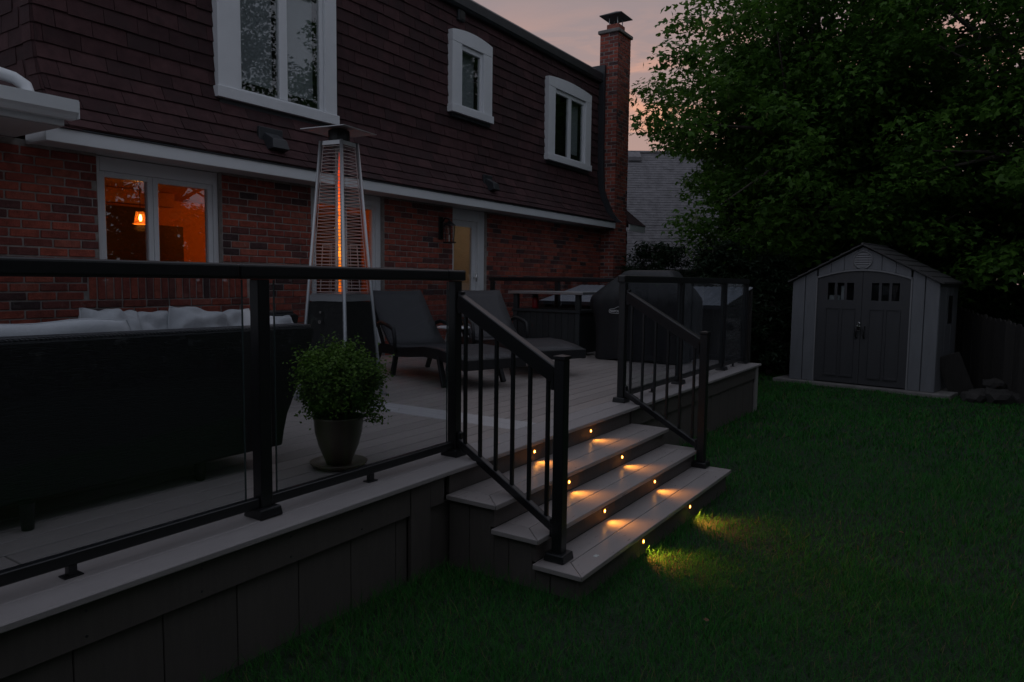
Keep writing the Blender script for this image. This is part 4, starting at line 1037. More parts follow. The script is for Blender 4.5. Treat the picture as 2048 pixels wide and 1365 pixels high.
# ------------------------------------------------------------------ prep cabinet, grill under cover
cab = thing('prep_cabinet', (8.85,5.0,DZ), 'dark planked outdoor prep cabinet with raised steel shelf by the far railing', 'cabinet')
CX0, CX1, CY0, CY1 = 8.42, 8.98, 4.45, 5.50
nb = 9; pw = (CY1-CY0-.16)/nb
for i in range(nb): box('front_plank', M['cabinet'], cab, CX0, CX0+.018, CY0+.08+i*pw, CY0+.08+(i+1)*pw-.004, .58, 1.10, bevel=.002)
box('cabinet_body', M['cabinet'], cab, CX0+.02, CX1, CY0+.01, CY1-.01, .56, 1.10)
box('counter', M['cabinet'], cab, CX0-.02, CX1+.02, CY0-.01, CY1+.01, 1.102, 1.14, bevel=.004)
for y in (CY0+.002, CY1-.072):
    box('corner_post', M['cabinet'], cab, CX0-.012, CX0-.001, y, y+.07, DZ+.002, 1.10, bevel=.003)
    box('shelf_post', M['cabinet'], cab, CX0-.01, CX0+.05, y, y+.07, 1.142, 1.345, bevel=.003)
    box('shelf_post', M['cabinet'], cab, CX1-.06, CX1, y, y+.07, 1.142, 1.345, bevel=.003)
box('steel_shelf', M['steelplate'], cab, CX0-.05, CX1+.02, CY0-.06, CY1+.06, 1.346, 1.382, bevel=.004)
cn = thing('red_canister', (8.6,5.25,1.142), 'small red canister standing on the prep cabinet below its shelf', 'canister')
MB().lathe([(.001,.0),(.045,.0),(.047,.02),(.047,.12),(.036,.145),(.02,.155),(.02,.175),(.001,.176)], (8.6,5.25,1.142), 16).build('canister_body', M['red'], cn, smooth=True)
MB().lathe([(.022,.158),(.022,.185),(.001,.187)], (8.6,5.25,1.142), 12).build('cap', M['hblack'], cn)

def grill():
    g = thing('covered_grill', (8.55,3.6,DZ), 'barbecue grill under a black fitted cover with a white printed logo', 'grill')
    # cover: stacked rounded rectangles from the floor up, (z, x0,x1,y0,y1, round)
    lv = [(.535,8.36,8.98,3.06,4.20,.06),(.70,8.355,8.985,3.055,4.205,.07),(.95,8.35,8.985,3.05,4.21,.07),(1.10,8.345,8.985,3.02,4.24,.08),(1.20,8.335,8.985,2.975,4.285,.08),
          (1.28,8.335,8.985,2.965,4.295,.08),(1.34,8.345,8.98,2.985,4.275,.09),(1.42,8.39,8.965,3.05,4.19,.09),(1.52,8.46,8.95,3.14,4.08,.09),(1.60,8.52,8.93,3.22,3.98,.08),(1.655,8.57,8.90,3.27,3.92,.07),(1.675,8.63,8.86,3.32,3.86,.06)]
    n = 40; V = []; m = MB(); rs = random.Random(2)
    for (z,x0,x1,y0,y1,r) in lv:
        per = []
        cx = [(x0+r,y0+r,math.pi),(x1-r,y0+r,-math.pi/2),(x1-r,y1-r,0),(x0+r,y1-r,math.pi/2)]
        for (a,b,s) in cx:
            for i in range(n//4): t = s + (math.pi/2)*i/(n//4-1); per.append((a+r*math.cos(t), b+r*math.sin(t)))
        # resample evenly
        P = per+[per[0]]; ds=[0]
        for i in range(len(P)-1): ds.append(ds[-1]+math.hypot(P[i+1][0]-P[i][0],P[i+1][1]-P[i][1]))
        for k in range(72):
            t = ds[-1]*k/72; i = max(j for j in range(len(ds)) if ds[j] <= t+1e-9); i = min(i,len(P)-2)
            f = (t-ds[i])/max(ds[i+1]-ds[i],1e-6); x = P[i][0]+(P[i+1][0]-P[i][0])*f; y = P[i][1]+(P[i+1][1]-P[i][1])*f
            wv = .012*math.sin(k*.9+z*3)*max(0,1.25-z) + .007*math.sin(k*2.3+z*7)
            cxm, cym = (x0+x1)/2, (y0+y1)/2; l = math.hypot(x-cxm,y-cym)
            V.append((x+(x-cxm)/l*wv, y+(y-cym)/l*wv, z+(.01*math.sin(k*.7) if z < .6 else 0)))
    F = []
    for i in range(len(lv)-1):
        for k in range(72): k2=(k+1)%72; F.append((i*72+k,i*72+k2,(i+1)*72+k2,(i+1)*72+k))
    F.append(tuple((len(lv)-1)*72+k for k in range(72)))
    m.v, m.f = V, F; m.build('cover', M['cover'], g, smooth=True)
    for (x,y) in ((8.45,3.2),(8.45,4.05),(8.9,3.2),(8.9,4.05)): MB().tube([(x-.015,y,DZ+.02),(x+.015,y,DZ+.02)], .018, 10).build('caster', M['hblack'], g)
    tc = bpy.data.curves.new('logo_lettering', 'FONT'); tc.body = 'NAPOLEON'; tc.size = .040; tc.extrude = .0006; tc.align_x = 'CENTER'; tc.offset = .0008
    tmp = bpy.data.objects.new('lettering_curve', tc); COL.objects.link(tmp); bpy.context.view_layer.update()
    lm = bpy.data.meshes.new_from_object(tmp.evaluated_get(bpy.context.evaluated_depsgraph_get())); bpy.data.objects.remove(tmp)
    to = bpy.data.objects.new('logo_lettering', lm); COL.objects.link(to); to.parent = g
    to.matrix_local = Matrix.Translation(Vector((8.328,3.868,1.140))-root_origin(g)) @ Matrix(((0,0,-1,0),(-1,0,0,0),(0,1,0,0),(0,0,0,1)))
    lm.materials.clear(); lm.materials.append(M['logo'])
    pts = []
    for i in range(36):
        a = 2*math.pi*i/36; y = .118*math.copysign(abs(math.cos(a))**.45, math.cos(a)); z = .028*math.copysign(abs(math.sin(a))**.6, math.sin(a))
        if z > 0: z += .045*math.exp(-((y-.03)/.04)**2)
        pts.append((8.329, 3.868-y, 1.153+z))
    MB().tube(pts, .0028, 5, closed=True).build('logo_outline', M['logo'], g)
grill()

# ------------------------------------------------------------------ lean-to beyond the deck
lt = thing('garden_lean_to', (11,4.6,-.1), 'low garden lean-to with pale ribbed metal roof beyond the far railing', 'lean-to')
LX0, LX1, LY0, LY1 = 10.3, 11.8, 3.12, 6.25
for i in range(8):
    a = LY0+(LY1-LY0)*i/8; b = LY0+(LY1-LY0)*(i+1)/8-.006; m = MB()
    n = 8
    for k in range(n):
        y0, y1 = a+(b-a)*k/n, a+(b-a)*(k+1)/n; h0, h1 = .012*(k%2), .012*((k+1)%2)
        m.add([(LX0,y0,1.19+h0),(LX0,y1,1.19+h1),(LX1,y1,1.455+h1),(LX1,y0,1.455+h0),(LX0,y0,1.18),(LX0,y1,1.18),(LX1,y1,1.445),(LX1,y0,1.445)], [(0,1,2,3),(7,6,5,4),(0,4,5,1)])
    m.build('roof_sheet', M['metalroof'], lt)
box('edge_trim', M['darkmetal'], lt, LX0-.012, LX0-.001, LY0, LY1, 1.14, 1.20)
for yy in np.arange(LY0+.03, LY1-.1, .15): box('wall_plank', M['fence'], lt, LX0+.08, LX0+.10, yy, yy+.145, -.3, 1.185)
for yy in (LY0, LY1-.09): box('post', M['fence'], lt, LX0+.101, LX0+.19, yy, yy+.09, -.3, 1.18)
for yy in (LY0, LY1-.09): box('post', M['fence'], lt, LX1-.09, LX1, yy, yy+.09, -.3, 1.42)

# ------------------------------------------------------------------ shed
def shed():
    s0 = Vector((12.53,2.67,-.05)); ang = math.atan2(-2.09,-.36)
    t = thing('garden_shed', s0, 'grey resin garden shed with dark arched double doors and round gable vent', 'shed', rz=ang)
    Wd, D, E, PK = 2.15, 1.15, 1.625, 2.17
    B = lambda nm, m, *a, **k: box(nm, m, t, *a, local=True, **k)
    dl, dr, ds, dp_ = .405, 1.765, 1.66, 1.785    # door opening, spring height, crown height
    def top(x): return E + (PK-E)*(1-abs(x-Wd/2)/(Wd/2))
    def arch(x): return ds + (dp_-ds)*(1-((x-Wd/2)/((dr-dl)/2))**2)
    xs = [0,.21,.385]
    for a, b in ((0,.205),(.21,.385),(1.785,1.955),(1.96,2.15)):
        MB().prism([(a+.002,.0),(b-.002,.0),(b-.002,top(b)-.012),(a+.002,top(a)-.012)], 1, 0, .035).build('wall_panel', M['shedwall'], t, local=True, bevel=.006)
    gx = [.405,.60,.80,1.0,1.15,1.35,1.55,1.765]
    for a, b in zip(gx[:-1], gx[1:]):
        MB().prism([(a+.002,arch(a)+.03),(b-.002,arch(b)+.03),(b-.002,top(b)-.012)] + ([(Wd/2,PK-.012)] if a < Wd/2 < b else []) + [(a+.002,top(a)-.012)], 1, .002, .035).build('gable_panel', M['shedwall'], t, local=True, bevel=.005)
    # door surround
    m = MB(); n = 14
    m.box(dl-.022,dl-.001,-.012,.04,0,ds+.02); m.box(dr+.001,dr+.022,-.012,.04,0,ds+.02)
    for i in range(n):
        x0, x1 = dl-.022+(dr-dl+.044)*i/n, dl-.022+(dr-dl+.044)*(i+1)/n; f = lambda x: arch(min(max(x,dl),dr))
        m.hexa([(x0,-.012,f(x0)+.002),(x1,-.012,f(x1)+.002),(x1,.04,f(x1)+.002),(x0,.04,f(x0)+.002)], [(x0,-.012,f(x0)+.028),(x1,-.012,f(x1)+.028),(x1,.04,f(x1)+.028),(x0,.04,f(x0)+.028)])
    m.build('door_surround', M['shedtrim'], t, local=True)
    mid = Wd/2 + .01
    for side, (a, b) in enumerate(((dl+.004, mid-.003),(mid+.003, dr-.004))):
        o = [(a,.02),(b,.02)]; k = 8
        wz0, wz1 = 1.33, 1.60
        wx = [a+.155 + i*.145 for i in range(3)] if side == 0 else [a+.13+i*.145 for i in range(3)]
        # rails and stiles around three panes
        d = MB(); lower = [(a,.02),(b,.02),(b,wz0),(a,wz0)]; d.prism(lower, 1, .012, .034)
        up = [(a,wz1),(b,wz1)] + [(b+(a-b)*i/k, arch(b+(a-b)*i/k)-.004) for i in range(k+1)]
        d.prism(up, 1, .012, .034)
        edges = [a] + [e for x in wx for e in (x, x+.105)] + [b]
        for i in range(0, len(edges), 2): d.box(edges[i], edges[i+1], .012, .034, wz0, wz1)
        dr_o = d.build('door', M['sheddoor'], t, local=True)
        for x in wx: MB().box(x,x+.105,.022,.026,wz0,wz1).build('pane', M['glass'], dr_o, local=True)
        # raised moulding frames for the two tall panels
        px0, px1 = (a+.15, b-.10) if side == 0 else (a+.12, b-.13)
        pm = (px0+px1)/2
        for u, v in ((px0,pm-.03),(pm+.03,px1)):
            f = MB(); z0, z1 = .12, 1.20
            f.box(u-.012,u,-.001,.0118,z0,z1); f.box(v,v+.012,-.001,.0118,z0,z1); f.box(u,v,-.001,.0118,z1-.012,z1); f.box(u,v,-.006,.0118,z0,z0+.03)
            f.build('door_moulding', M['sheddoor'], dr_o, local=True)
        hx = b-.055 if side == 0 else a+.055
        MB().tube([(hx,.012,.74),(hx,-.03,.76),(hx,-.03,.90),(hx,.012,.92)], .012, 8).build('door_handle', M['hblack'], dr_o, smooth=True, local=True)
    MB().box(mid-.045,mid+.015,-.055,-.030,.86,.93).build('padlock', M['chrome'], t, local=True, bevel=.006)
    MB().tube([(mid-.035,-.042,.93),(mid-.035,-.042,.975),(mid-.015,-.042,.99),(mid+.005,-.042,.975),(mid+.005,-.042,.93)], .006, 8).build('padlock_shackle', M['chrome'], t, smooth=True, local=True)
    # gable vent
    c = (Wd/2, 1.955); m = MB(); r = .135; n = 24
    m.tube([(c[0]+r*math.cos(2*math.pi*i/n), -.004, c[1]+r*.98*math.sin(2*math.pi*i/n)) for i in range(n)], .012, 6, closed=True)
    v = m.build('gable_vent', M['shedtrim'], t, smooth=True, local=True)
    MB().prism([(c[0]+(r-.006)*math.cos(2*math.pi*i/n), c[1]+(r-.006)*.98*math.sin(2*math.pi*i/n)) for i in range(n)], 1, .0045, .006).build('vent_back', M['hblack'], v, local=True)
    for i in range(6):
        z = c[1]-.09+i*.036; hw = math.sqrt(max(.0, (r-.012)**2-(z-c[1])**2))
        MB().hexa([(c[0]-hw,-.016,z-.014),(c[0]+hw,-.016,z-.014),(c[0]+hw,-.010,z-.014),(c[0]-hw,-.010,z-.014)], [(c[0]-hw,.0005,z+.012),(c[0]+hw,.0005,z+.012),(c[0]+hw,.004,z+.012),(c[0]-hw,.004,z+.012)]).build('louvre', M['shedtrim'], v, local=True)
    # sides, back, roof
    B('side_wall', M['shedwall'], 0, .035, .037, D, 0, E-.02); 
    for i in range(3):
        a = .037 + i*(D-.037)/3; B('side_wall_panel', M['shedwall'], Wd-.035, Wd, a, a+(D-.037)/3-.006, 0, E-.02, bevel=.006)
    B('side_window', M['hblack'], Wd-.002, Wd+.004, .55, .80, 1.0, 1.42)
    MB().prism([(0,0),(Wd,0),(Wd,E-.02),(Wd/2,PK-.02),(0,E-.02)], 1, D-.03, D-.001).build('back_wall', M['shedwall'], t, local=True)
    B('floor', M['hblack'], .04, Wd-.04, .04, D-.04, .001, .02)
    for sgn in (-1, 1):
        ex = Wd/2 + sgn*(Wd/2+.055); ez = E - .035; rows = 7
        for k in range(rows):
            t0, t1 = k/rows, (k+1)/rows
            x0, z0 = ex+(Wd/2-ex)*t0, ez+(PK+.012-ez)*t0; x1, z1 = ex+(Wd/2-ex)*t1, ez+(PK+.012-ez)*t1
            MB().hexa([(x0,-.07,z0+.004),(x0,D+.06,z0+.004),(x0,D+.06,z0+.034),(x0,-.07,z0+.034)], [(x1,-.07,z1),(x1,D+.06,z1),(x1,D+.06,z1+.020),(x1,-.07,z1+.020)]).build('roof_panel', M['shedroof'], t, local=True)
    MB().tube([(Wd/2,-.075,PK+.03),(Wd/2,D+.06,PK+.03)], .022, 8).build('ridge_cap', M['shedroof'], t, local=True)
    # things seen through the left door's panes
    B('stored_box', M['white'], .56, .72, .10, .25, 1.30, 1.40)
    B('stored_box', M['white'], .74, .80, .10, .20, 1.30, 1.55)
    B('stored_handle', M['red'], .935, .95, .09, .11, 1.35, 1.60)
    return t
shed()
# concrete slab under the shed
sl = MB(); u = Vector((-.17,-.985,0)); dd = Vector((.985,-.17,0)); o0 = Vector((12.53,2.67,0)) - u*.24 - dd*.10
q = [o0, o0+u*2.62, o0+u*2.62+dd*1.5, o0+dd*1.5]
sl.hexa([(p.x,p.y,-.30) for p in q], [(p.x,p.y,-.052) for p in q]); tag(sl.build('concrete_slab', M['concrete'], bevel=.015, seg=2), 'pale concrete slab under the garden shed', 'slab')
lb = MB().bar((12.55,.20,-.09),(12.42,.42,.50),.32,.03,(1,.2,.2)); tag(lb.build('leaning_board', M['fence'], bevel=.003), 'dark board leaning against the right side of the shed', 'board')
def rocks():
    rs = random.Random(9)
    for i, (x,y,r) in enumerate(((12.05,.05,.17),(12.15,-.22,.21),(12.40,-.05,.18),(12.25,-.45,.15),(12.45,-.38,.16),(12.55,-.18,.15))):
        bm = bmesh.new(); bmesh.ops.create_icosphere(bm, subdivisions=2, radius=r)
        for v in bm.verts:
            n = v.co.normalized(); v.co *= 1 + .22*math.sin(n.x*4+i)*math.cos(n.y*5+i*2) + rs.uniform(-.05,.05); v.co.z *= .62
        me = bpy.data.meshes.new('rock'); bm.to_mesh(me); bm.free(); me.materials.append(M['rock'])
        o = bpy.data.objects.new('rock', me); COL.objects.link(o); z = float(ground_z(x,y)); o.location = (x,y,z+r*.35+(.16 if i == 5 else 0)); o.rotation_euler = (0,0,rs.uniform(0,6))
        tag(o, ['leftmost rock of the heap, nearest the shed corner','largest rock at the front of the heap','rock at the back of the heap below the leaning board','front rock at the right end of the heap','rightmost rear rock of the heap, against the fence','topmost small rock lying on the heap'][i], 'rock', 'rocks heaped beside the shed')
rocks()

# ------------------------------------------------------------------ fences
def fence(p0, p1, z0, z1, label, gap=.006, w=.14, posts=()):
    a, b = Vector((*p0,0)), Vector((*p1,0)); L_ = (b-a).length; d = (b-a)/L_; nrm = Vector((-d.y,d.x,0))
    f = thing('wooden_fence', (p0[0],p0[1],-.15), label, 'fence', 'old wooden boundary fences')
    n = int(L_/(w+gap)); 
    for i in range(n):
        s = i*(w+gap); c = a + d*(s+w/2); t = (s+w/2)/L_; zt = z0+(z1-z0)*t + rnd.uniform(-.015,.015); off = nrm*rnd.uniform(-.006,.006)
        q = lambda z, h: [c+off-d*h-nrm*.009+Vector((0,0,z)), c+off+d*h-nrm*.009+Vector((0,0,z)), c+off+d*h+nrm*.009+Vector((0,0,z)), c+off-d*h+nrm*.009+Vector((0,0,z))]
        m = MB(); m.hexa(q(-.5,w/2), q(zt-.05,w/2)); m.v = m.v; b4 = len(m.v)
        m2 = MB(); A = q(-.5,w/2); Bq = q(zt-.05,w/2); Cq = q(zt,w/2-.035)
        m2.add(A+Bq+Cq, [(3,2,1,0),(0,1,5,4),(1,2,6,5),(2,3,7,6),(3,0,4,7),(4,5,9,8),(5,6,10,9),(6,7,11,10),(7,4,8,11),(8,9,10,11)])
        m2.build('plank', M['fence'], f)
    for zz in (.15, .85): MB().bar(a+nrm*.03+Vector((0,0,z0*zz)), b+nrm*.03+Vector((0,0,z1*zz)), .035, .08).build('rail', M['fence'], f)
    for s in posts:
        c = a+d*s+nrm*.0; m = MB(); h = z0+(z1-z0)*s/L_+.06; m.box(c.x-.05,c.x+.05,c.y-.05,c.y+.05,-.5,h); m.box(c.x-.06,c.x+.06,c.y-.06,c.y+.06,h,h+.03); m.build('post', M['fence'], f, bevel=.004)
fence((14.3,9.5), (14.3,.60), 1.35, 1.30, 'dark plank fence along the back of the yard behind the shed', gap=.014, posts=(1.2,3.6,6.0,8.4))
fence((14.35,.42), (8.6,-2.05), 1.18, .62, 'dark plank fence sloping down along the right edge of the yard', gap=.008, posts=(.05,2.4,4.8))

# ------------------------------------------------------------------ neighbour's house
def neighbour():
    f = Vector((math.cos(YAW), math.sin(YAW), 0)); r = Vector((math.sin(YAW), -math.cos(YAW), 0))
    o = f*20.5 + r*6.0; h = thing('neighbour_house', (o.x,o.y,-.3), 'neighbouring house with a large grey shingled roof behind the chimney', 'house')
    def p(u, d, z): q = r*u + f*d; return (q.x, q.y, z)
    u0, u1 = 1.5, 12.5
    d0, z0, d1, z1 = 20.6, 1.9, 24.0, 5.72; n = 46
    m = MB()
    for k in range(n):
        a, b = k/n, (k+1.12)/n
        da, za, db, zb = d0+(d1-d0)*a, z0+(z1-z0)*a, d0+(d1-d0)*b, z0+(z1-z0)*b
        x = u0 + (k%3)*.1
        while x < u1:
            w = min(.33, u1-x); j = rnd.uniform(0,.01)
            m.hexa([p(x,da-.024-j,za),p(x+w-.003,da-.024-j,za),p(x+w-.003,da,za-.006),p(x,da,za-.006)], [p(x,db-.004,zb+.012),p(x+w-.003,db-.004,zb+.012),p(x+w-.003,db,zb-.006),p(x,db,zb-.006)]); x += .33
    rf = MB().hexa([p(u0,d0,z0-.05),p(u1,d0,z0-.05),p(u1,d0+.1,z0-.10),p(u0,d0+.1,z0-.10)], [p(u0,d1,z1),p(u1,d1,z1),p(u1,d1+.1,z1-.05),p(u0,d1+.1,z1-.05)]).build('roof', M['nroof'], h)
    s = m.build('shingle_courses', M['nroof'], rf); s['kind'] = 'stuff'
    m = MB(); m.hexa([p(u0,d1,z1),p(u1,d1,z1),p(u1,d1+.05,z1-.08),p(u0,d1+.05,z1-.08)], [p(u0,d1+4,z0),p(u1,d1+4,z0),p(u1,d1+4,z0-.1),p(u0,d1+4,z0-.1)]).build('rear_roof', M['nroof'], h)
    MB().tube([p(u0,d1,z1+.03),p(u1,d1,z1+.03)], .06, 6).build('ridge_cap', M['nroof'], rf)
    MB().hexa([p(u0+.3,d0+.4,-.4),p(u1-.3,d0+.4,-.4),p(u1-.3,d1+3.6,-.4),p(u0+.3,d1+3.6,-.4)], [p(u0+.3,d0+.4,2.15),p(u1-.3,d0+.4,2.15),p(u1-.3,d1+3.6,2.15),p(u0+.3,d1+3.6,2.15)]).build('wall', M['nwall'], h)
    for uu in (u0+.3, u1-.35):
        MB().hexa([p(uu,d0+.4,2.15),p(uu+.05,d0+.4,2.15),p(uu+.05,d1+3.6,2.15),p(uu,d1+3.6,2.15)], [p(uu,d1,z1-.15),p(uu+.05,d1,z1-.15),p(uu+.05,d1+.05,z1-.15),p(uu,d1+.05,z1-.15)]).build('gable_wall', M['nwall'], h)
    for (uu, a) in ((3.9,.93),(6.3,.93)):
        dd, zz = d0+(d1-d0)*a, z0+(z1-z0)*a
        MB().hexa([p(uu-.22,dd-.12,zz-.02),p(uu+.22,dd-.12,zz-.02),p(uu+.22,dd+.25,zz+.2),p(uu-.22,dd+.25,zz+.2)], [p(uu-.2,dd-.12,zz+.10),p(uu+.2,dd-.12,zz+.10),p(uu+.2,dd+.20,zz+.32),p(uu-.2,dd+.20,zz+.32)]).build('roof_vent', M['nroof'], rf)
neighbour()

# ------------------------------------------------------------------ trees
def lobed(C, Nn, size, rs):    # maple like leaves: three lobes of four points
    n = len(C); t = rs.normal(size=(n,3)); t[:,2] -= .5; t -= (t*Nn).sum(1,keepdims=True)*Nn; t /= np.linalg.norm(t,axis=1,keepdims=True)+1e-9
    b = np.cross(Nn, t); s = size[:,None]; out = []
    for ang, ln, wd in ((0,.62,.34),(1.0,.50,.30),(-1.0,.50,.30)):
        d = t*math.cos(ang)+b*math.sin(ang); e = -t*math.sin(ang)+b*math.cos(ang)
        base = C - t*s*.12
        out.append(np.stack([base, base+d*s*ln*.5+e*s*wd*.5, base+d*s*ln-Nn*s*.06, base+d*s*ln*.5-e*s*wd*.5], 1))
    V = np.concatenate(out, 1).reshape(-1,3); F = np.arange(n*12).reshape(-1,4); return V, F
def tree(name, label, base, trunk_h, trunk_r, ce, rad, ncl, per, lsize, mat, seed, crad=(.45,.85), shape='maple', shell=.55, group=None, low=-1.0, lean=(0,0), keep=None):
    rs = np.random.RandomState(seed); base = Vector(base); ce = np.array(ce, float); rad = np.array(rad, float)
    t = thing(name, base, label, 'tree', group)
    tb = MB(); top = Vector((ce[0]+lean[0], ce[1]+lean[1], trunk_h)); pts = []
    for k in range(7):
        u = k/6; p = base.lerp(top, u) + Vector((math.sin(u*4+seed)*.08*trunk_h*.1, math.cos(u*3+seed)*.07*trunk_h*.1, 0))
        if k == 0: p = Vector((base.x,base.y,base.z-.3))
        pts.append(p)
    tb.tube(pts, [trunk_r*(1.35 if k == 0 else 1-.62*k/6) for k in range(7)], 10)
    cs = []; cr = []
    while len(cs) < ncl:
        d = rs.normal(size=3); d /= np.linalg.norm(d); k = rs.uniform(shell,1)**.8
        if d[2] < low: continue
        c = ce + d*rad*k
        if keep and not keep(c): continue
        cs.append(c); cr.append(rs.uniform(*crad))
    cs = np.array(cs); cr = np.array(cr)
    # limbs: every few clusters share a limb
    for i in range(0, ncl, max(1, ncl//70)):
        c = Vector(cs[i]); u = rs.uniform(.35,.95); st_ = base.lerp(top, u); mid = st_.lerp(c,.5) + Vector((0,0,.12*(c-st_).length*rs.uniform(-.3,1)))
        tb.tube([st_, st_.lerp(mid,.6)+Vector((0,0,.05)), mid, mid.lerp(c,.6), c], [trunk_r*.32*(1-.4*u), trunk_r*.25*(1-.4*u), trunk_r*.16, trunk_r*.08, .012], 6)
    tb.build('trunk', M['bark'], t, smooth=True)
    C = []; Nn = []
    for c, r_ in zip(cs, cr):
        k = int(per*(r_/np.mean(crad))**2); q = rs.normal(size=(k,3)); q /= np.linalg.norm(q,axis=1,keepdims=True); q *= (rs.uniform(0,1,(k,1))**.45)*r_; q[:,2] *= .5
        q[:,2] -= .18*(q[:,0]**2+q[:,1]**2)/max(r_,.2)
        C.append(c+q); nn = np.array([0,0,1.0]) + rs.normal(size=(k,3))*.55 + (q/r_)*.35; Nn.append(nn/np.linalg.norm(nn,axis=1,keepdims=True))
    C = np.concatenate(C); Nn = np.concatenate(Nn); sz = lsize*rs.uniform(.55,1.35,len(C))
    if shape == 'maple': V, F = lobed(C, Nn, sz, rs)
    else: V, F = leaf_quads(C, Nn, sz, rs, .6)
    V -= np.array(base); o = bpy.data.objects.new('crown', fast_mesh('crown', V, F, mat)); COL.objects.link(o); o.parent = t; o['kind'] = 'stuff'
    return t
tree('maple_tree', 'large maple tree rising behind the shed against the pink sky', (16.2,3.5,-.2), 6.5, .22, (16.2,3.15,4.5), (3.9,4.35,5.0), 680, 140, .155, M['maple'], 21, crad=(.40,.85), shell=.12, keep=lambda c: c[2] > 2.0 and c[1] < ((5.45 if c[2] < 4.5 else 6.6-.62*max(0,c[2]-5.1))+.55*math.sin(c[2]*4.3+c[0]*2.1))*c[0]/16.2)
tree('maple_tree', 'dense maple tree filling the upper right corner beyond the fence', (15.6,-1.2,-.2), 7.0, .26, (15.4,-1.0,5.4), (3.6,3.9,5.4), 350, 140, .15, M['maple'], 22, crad=(.40,.80), shell=.32, low=-.85)
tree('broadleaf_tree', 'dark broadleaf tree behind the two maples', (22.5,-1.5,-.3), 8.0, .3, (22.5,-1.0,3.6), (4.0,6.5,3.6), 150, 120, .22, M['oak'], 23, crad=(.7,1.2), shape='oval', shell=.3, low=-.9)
tree('broadleaf_tree', 'hazy green tree top behind the neighbouring roof', (30,12.5,-.3), 5.5, .2, (30,12.5,4.5), (2.4,3.4,3.0), 60, 110, .22, M['oak'], 24, crad=(.6,1.0), shape='oval', shell=.2)
# trees behind the photographer: they show in the window panes and shade the yard
tree('broadleaf_tree', 'tall tree behind the photographer mirrored in the left upper window', (5.5,-9.5,0), 9, .28, (5.5,-9.0,9.0), (4.2,3.2,6.0), 120, 260, .14, M['oak'], 31, crad=(.7,1.2), shape='oval', shell=.2, group='trees behind the photographer')
tree('broadleaf_tree', 'tall tree behind the photographer mirrored in the right upper window', (13.5,-9.0,0), 9, .28, (13.5,-8.5,7.5), (4.6,3.2,6.0), 120, 260, .14, M['oak'], 32, crad=(.7,1.2), shape='oval', shell=.2, group='trees behind the photographer')
tree('broadleaf_tree', 'broad tree behind the photographer to the left of the yard', (-3.5,-7.5,0), 8, .28, (-3.0,-7.0,6.8), (4.2,3.2,5.2), 110, 260, .14, M['oak'], 33, crad=(.7,1.2), shape='oval', shell=.2, group='trees behind the photographer')

def cedar(base, h, r, seed, label):
    rs = np.random.RandomState(seed); b = Vector(base); t = thing('evergreen_shrub', base, label, 'shrub', 'dark evergreens behind the deck')
    MB().tube([b-Vector((0,0,.2)), b+Vector((0,0,h*.9))], [.06,.01], 7).build('trunk', M['bark'], t, smooth=True)
    C = []; Nn = []; br = MB()
    for i in range(150):
        u = rs.uniform(.05,1)**.9; a = rs.uniform(0,6.283); ln = r*(1-.72*u)*rs.uniform(.75,1.15)
        p0 = np.array(b)+np.array([0,0,h*u*.92]); d = np.array([math.cos(a), math.sin(a), rs.uniform(-.1,.35)]); p1 = p0+d*ln
        br.tube([p0,(p0+p1)/2-np.array([0,0,.03]),p1], [.009,.006,.002], 4)
        k = 75; s = rs.uniform(.25,1.05,k)[:,None]; q = p0+(p1-p0)*s+rs.normal(size=(k,3))*np.array([.07,.07,.045]); q[:,2] -= .10*s[:,0]**2*ln
        C.append(q); nn = rs.normal(size=(k,3))*.6+np.array([0,0,.8]); Nn.append(nn/np.linalg.norm(nn,axis=1,keepdims=True))
    br.build('branch', M['bark'], t)
    C = np.concatenate(C); Nn = np.concatenate(Nn); V, F = leaf_quads(C, Nn, rs.uniform(.06,.13,len(C)), rs, .3); V -= np.array(b)
    o = bpy.data.objects.new('foliage', fast_mesh('foliage', V, F, M['cedar'])); COL.objects.link(o); o.parent = t; o['kind'] = 'stuff'
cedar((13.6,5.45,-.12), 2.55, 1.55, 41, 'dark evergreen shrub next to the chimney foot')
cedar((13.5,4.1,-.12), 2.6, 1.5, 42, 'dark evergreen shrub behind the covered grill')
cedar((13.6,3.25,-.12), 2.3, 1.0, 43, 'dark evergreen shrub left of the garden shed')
cedar((13.2,-1.2,-.12), 1.1, .8, 44, 'low dark shrub against the fence at the right edge')

def hedge(name, p0, p1, h, th, n, label, seed, lsize=.2):
    rs = np.random.RandomState(seed); a, b = np.array(p0,float), np.array(p1,float); L_ = np.linalg.norm(b-a); d = (b-a)/L_; nr = np.array([-d[1],d[0]])
    t = thing(name, (*p0,-.2), label, 'hedge'); s = rs.uniform(0,L_,n); u = rs.uniform(-1,1,n)*th*.5
    top = h*(1+.16*np.sin(s*.9+seed)+.10*np.sin(s*2.3+1)+.06*np.sin(s*5.1)); z = rs.uniform(0,1,n)**.85*top
    C = np.stack([a[0]+d[0]*s+nr[0]*u, a[1]+d[1]*s+nr[1]*u, z-.2], -1); nn = rs.normal(size=(n,3))*.8+np.array([0,0,.5]); nn /= np.linalg.norm(nn,axis=1,keepdims=True)
    V, F = leaf_quads(C, nn, lsize*rs.uniform(.6,1.4,n), rs, .6); V -= np.array([p0[0],p0[1],-.2])
    o = bpy.data.objects.new('foliage', fast_mesh('foliage', V, F, M['oak'])); COL.objects.link(o); o.parent = t; o['kind'] = 'stuff'
    st_ = MB(); k = 0.0
    while k < L_: q = a+d*k; st_.tube([(q[0],q[1],-.5),(q[0]+.1,q[1],h*.6)], [.06,.02], 6); k += 1.3
    st_.build('stems', M['bark'], t)
hedge('tall_hedge', (-12,-4.6), (19,-6.6), 3.8, 1.6, 22000, 'tall leafy hedge behind the photographer along the yard', 51, .30)
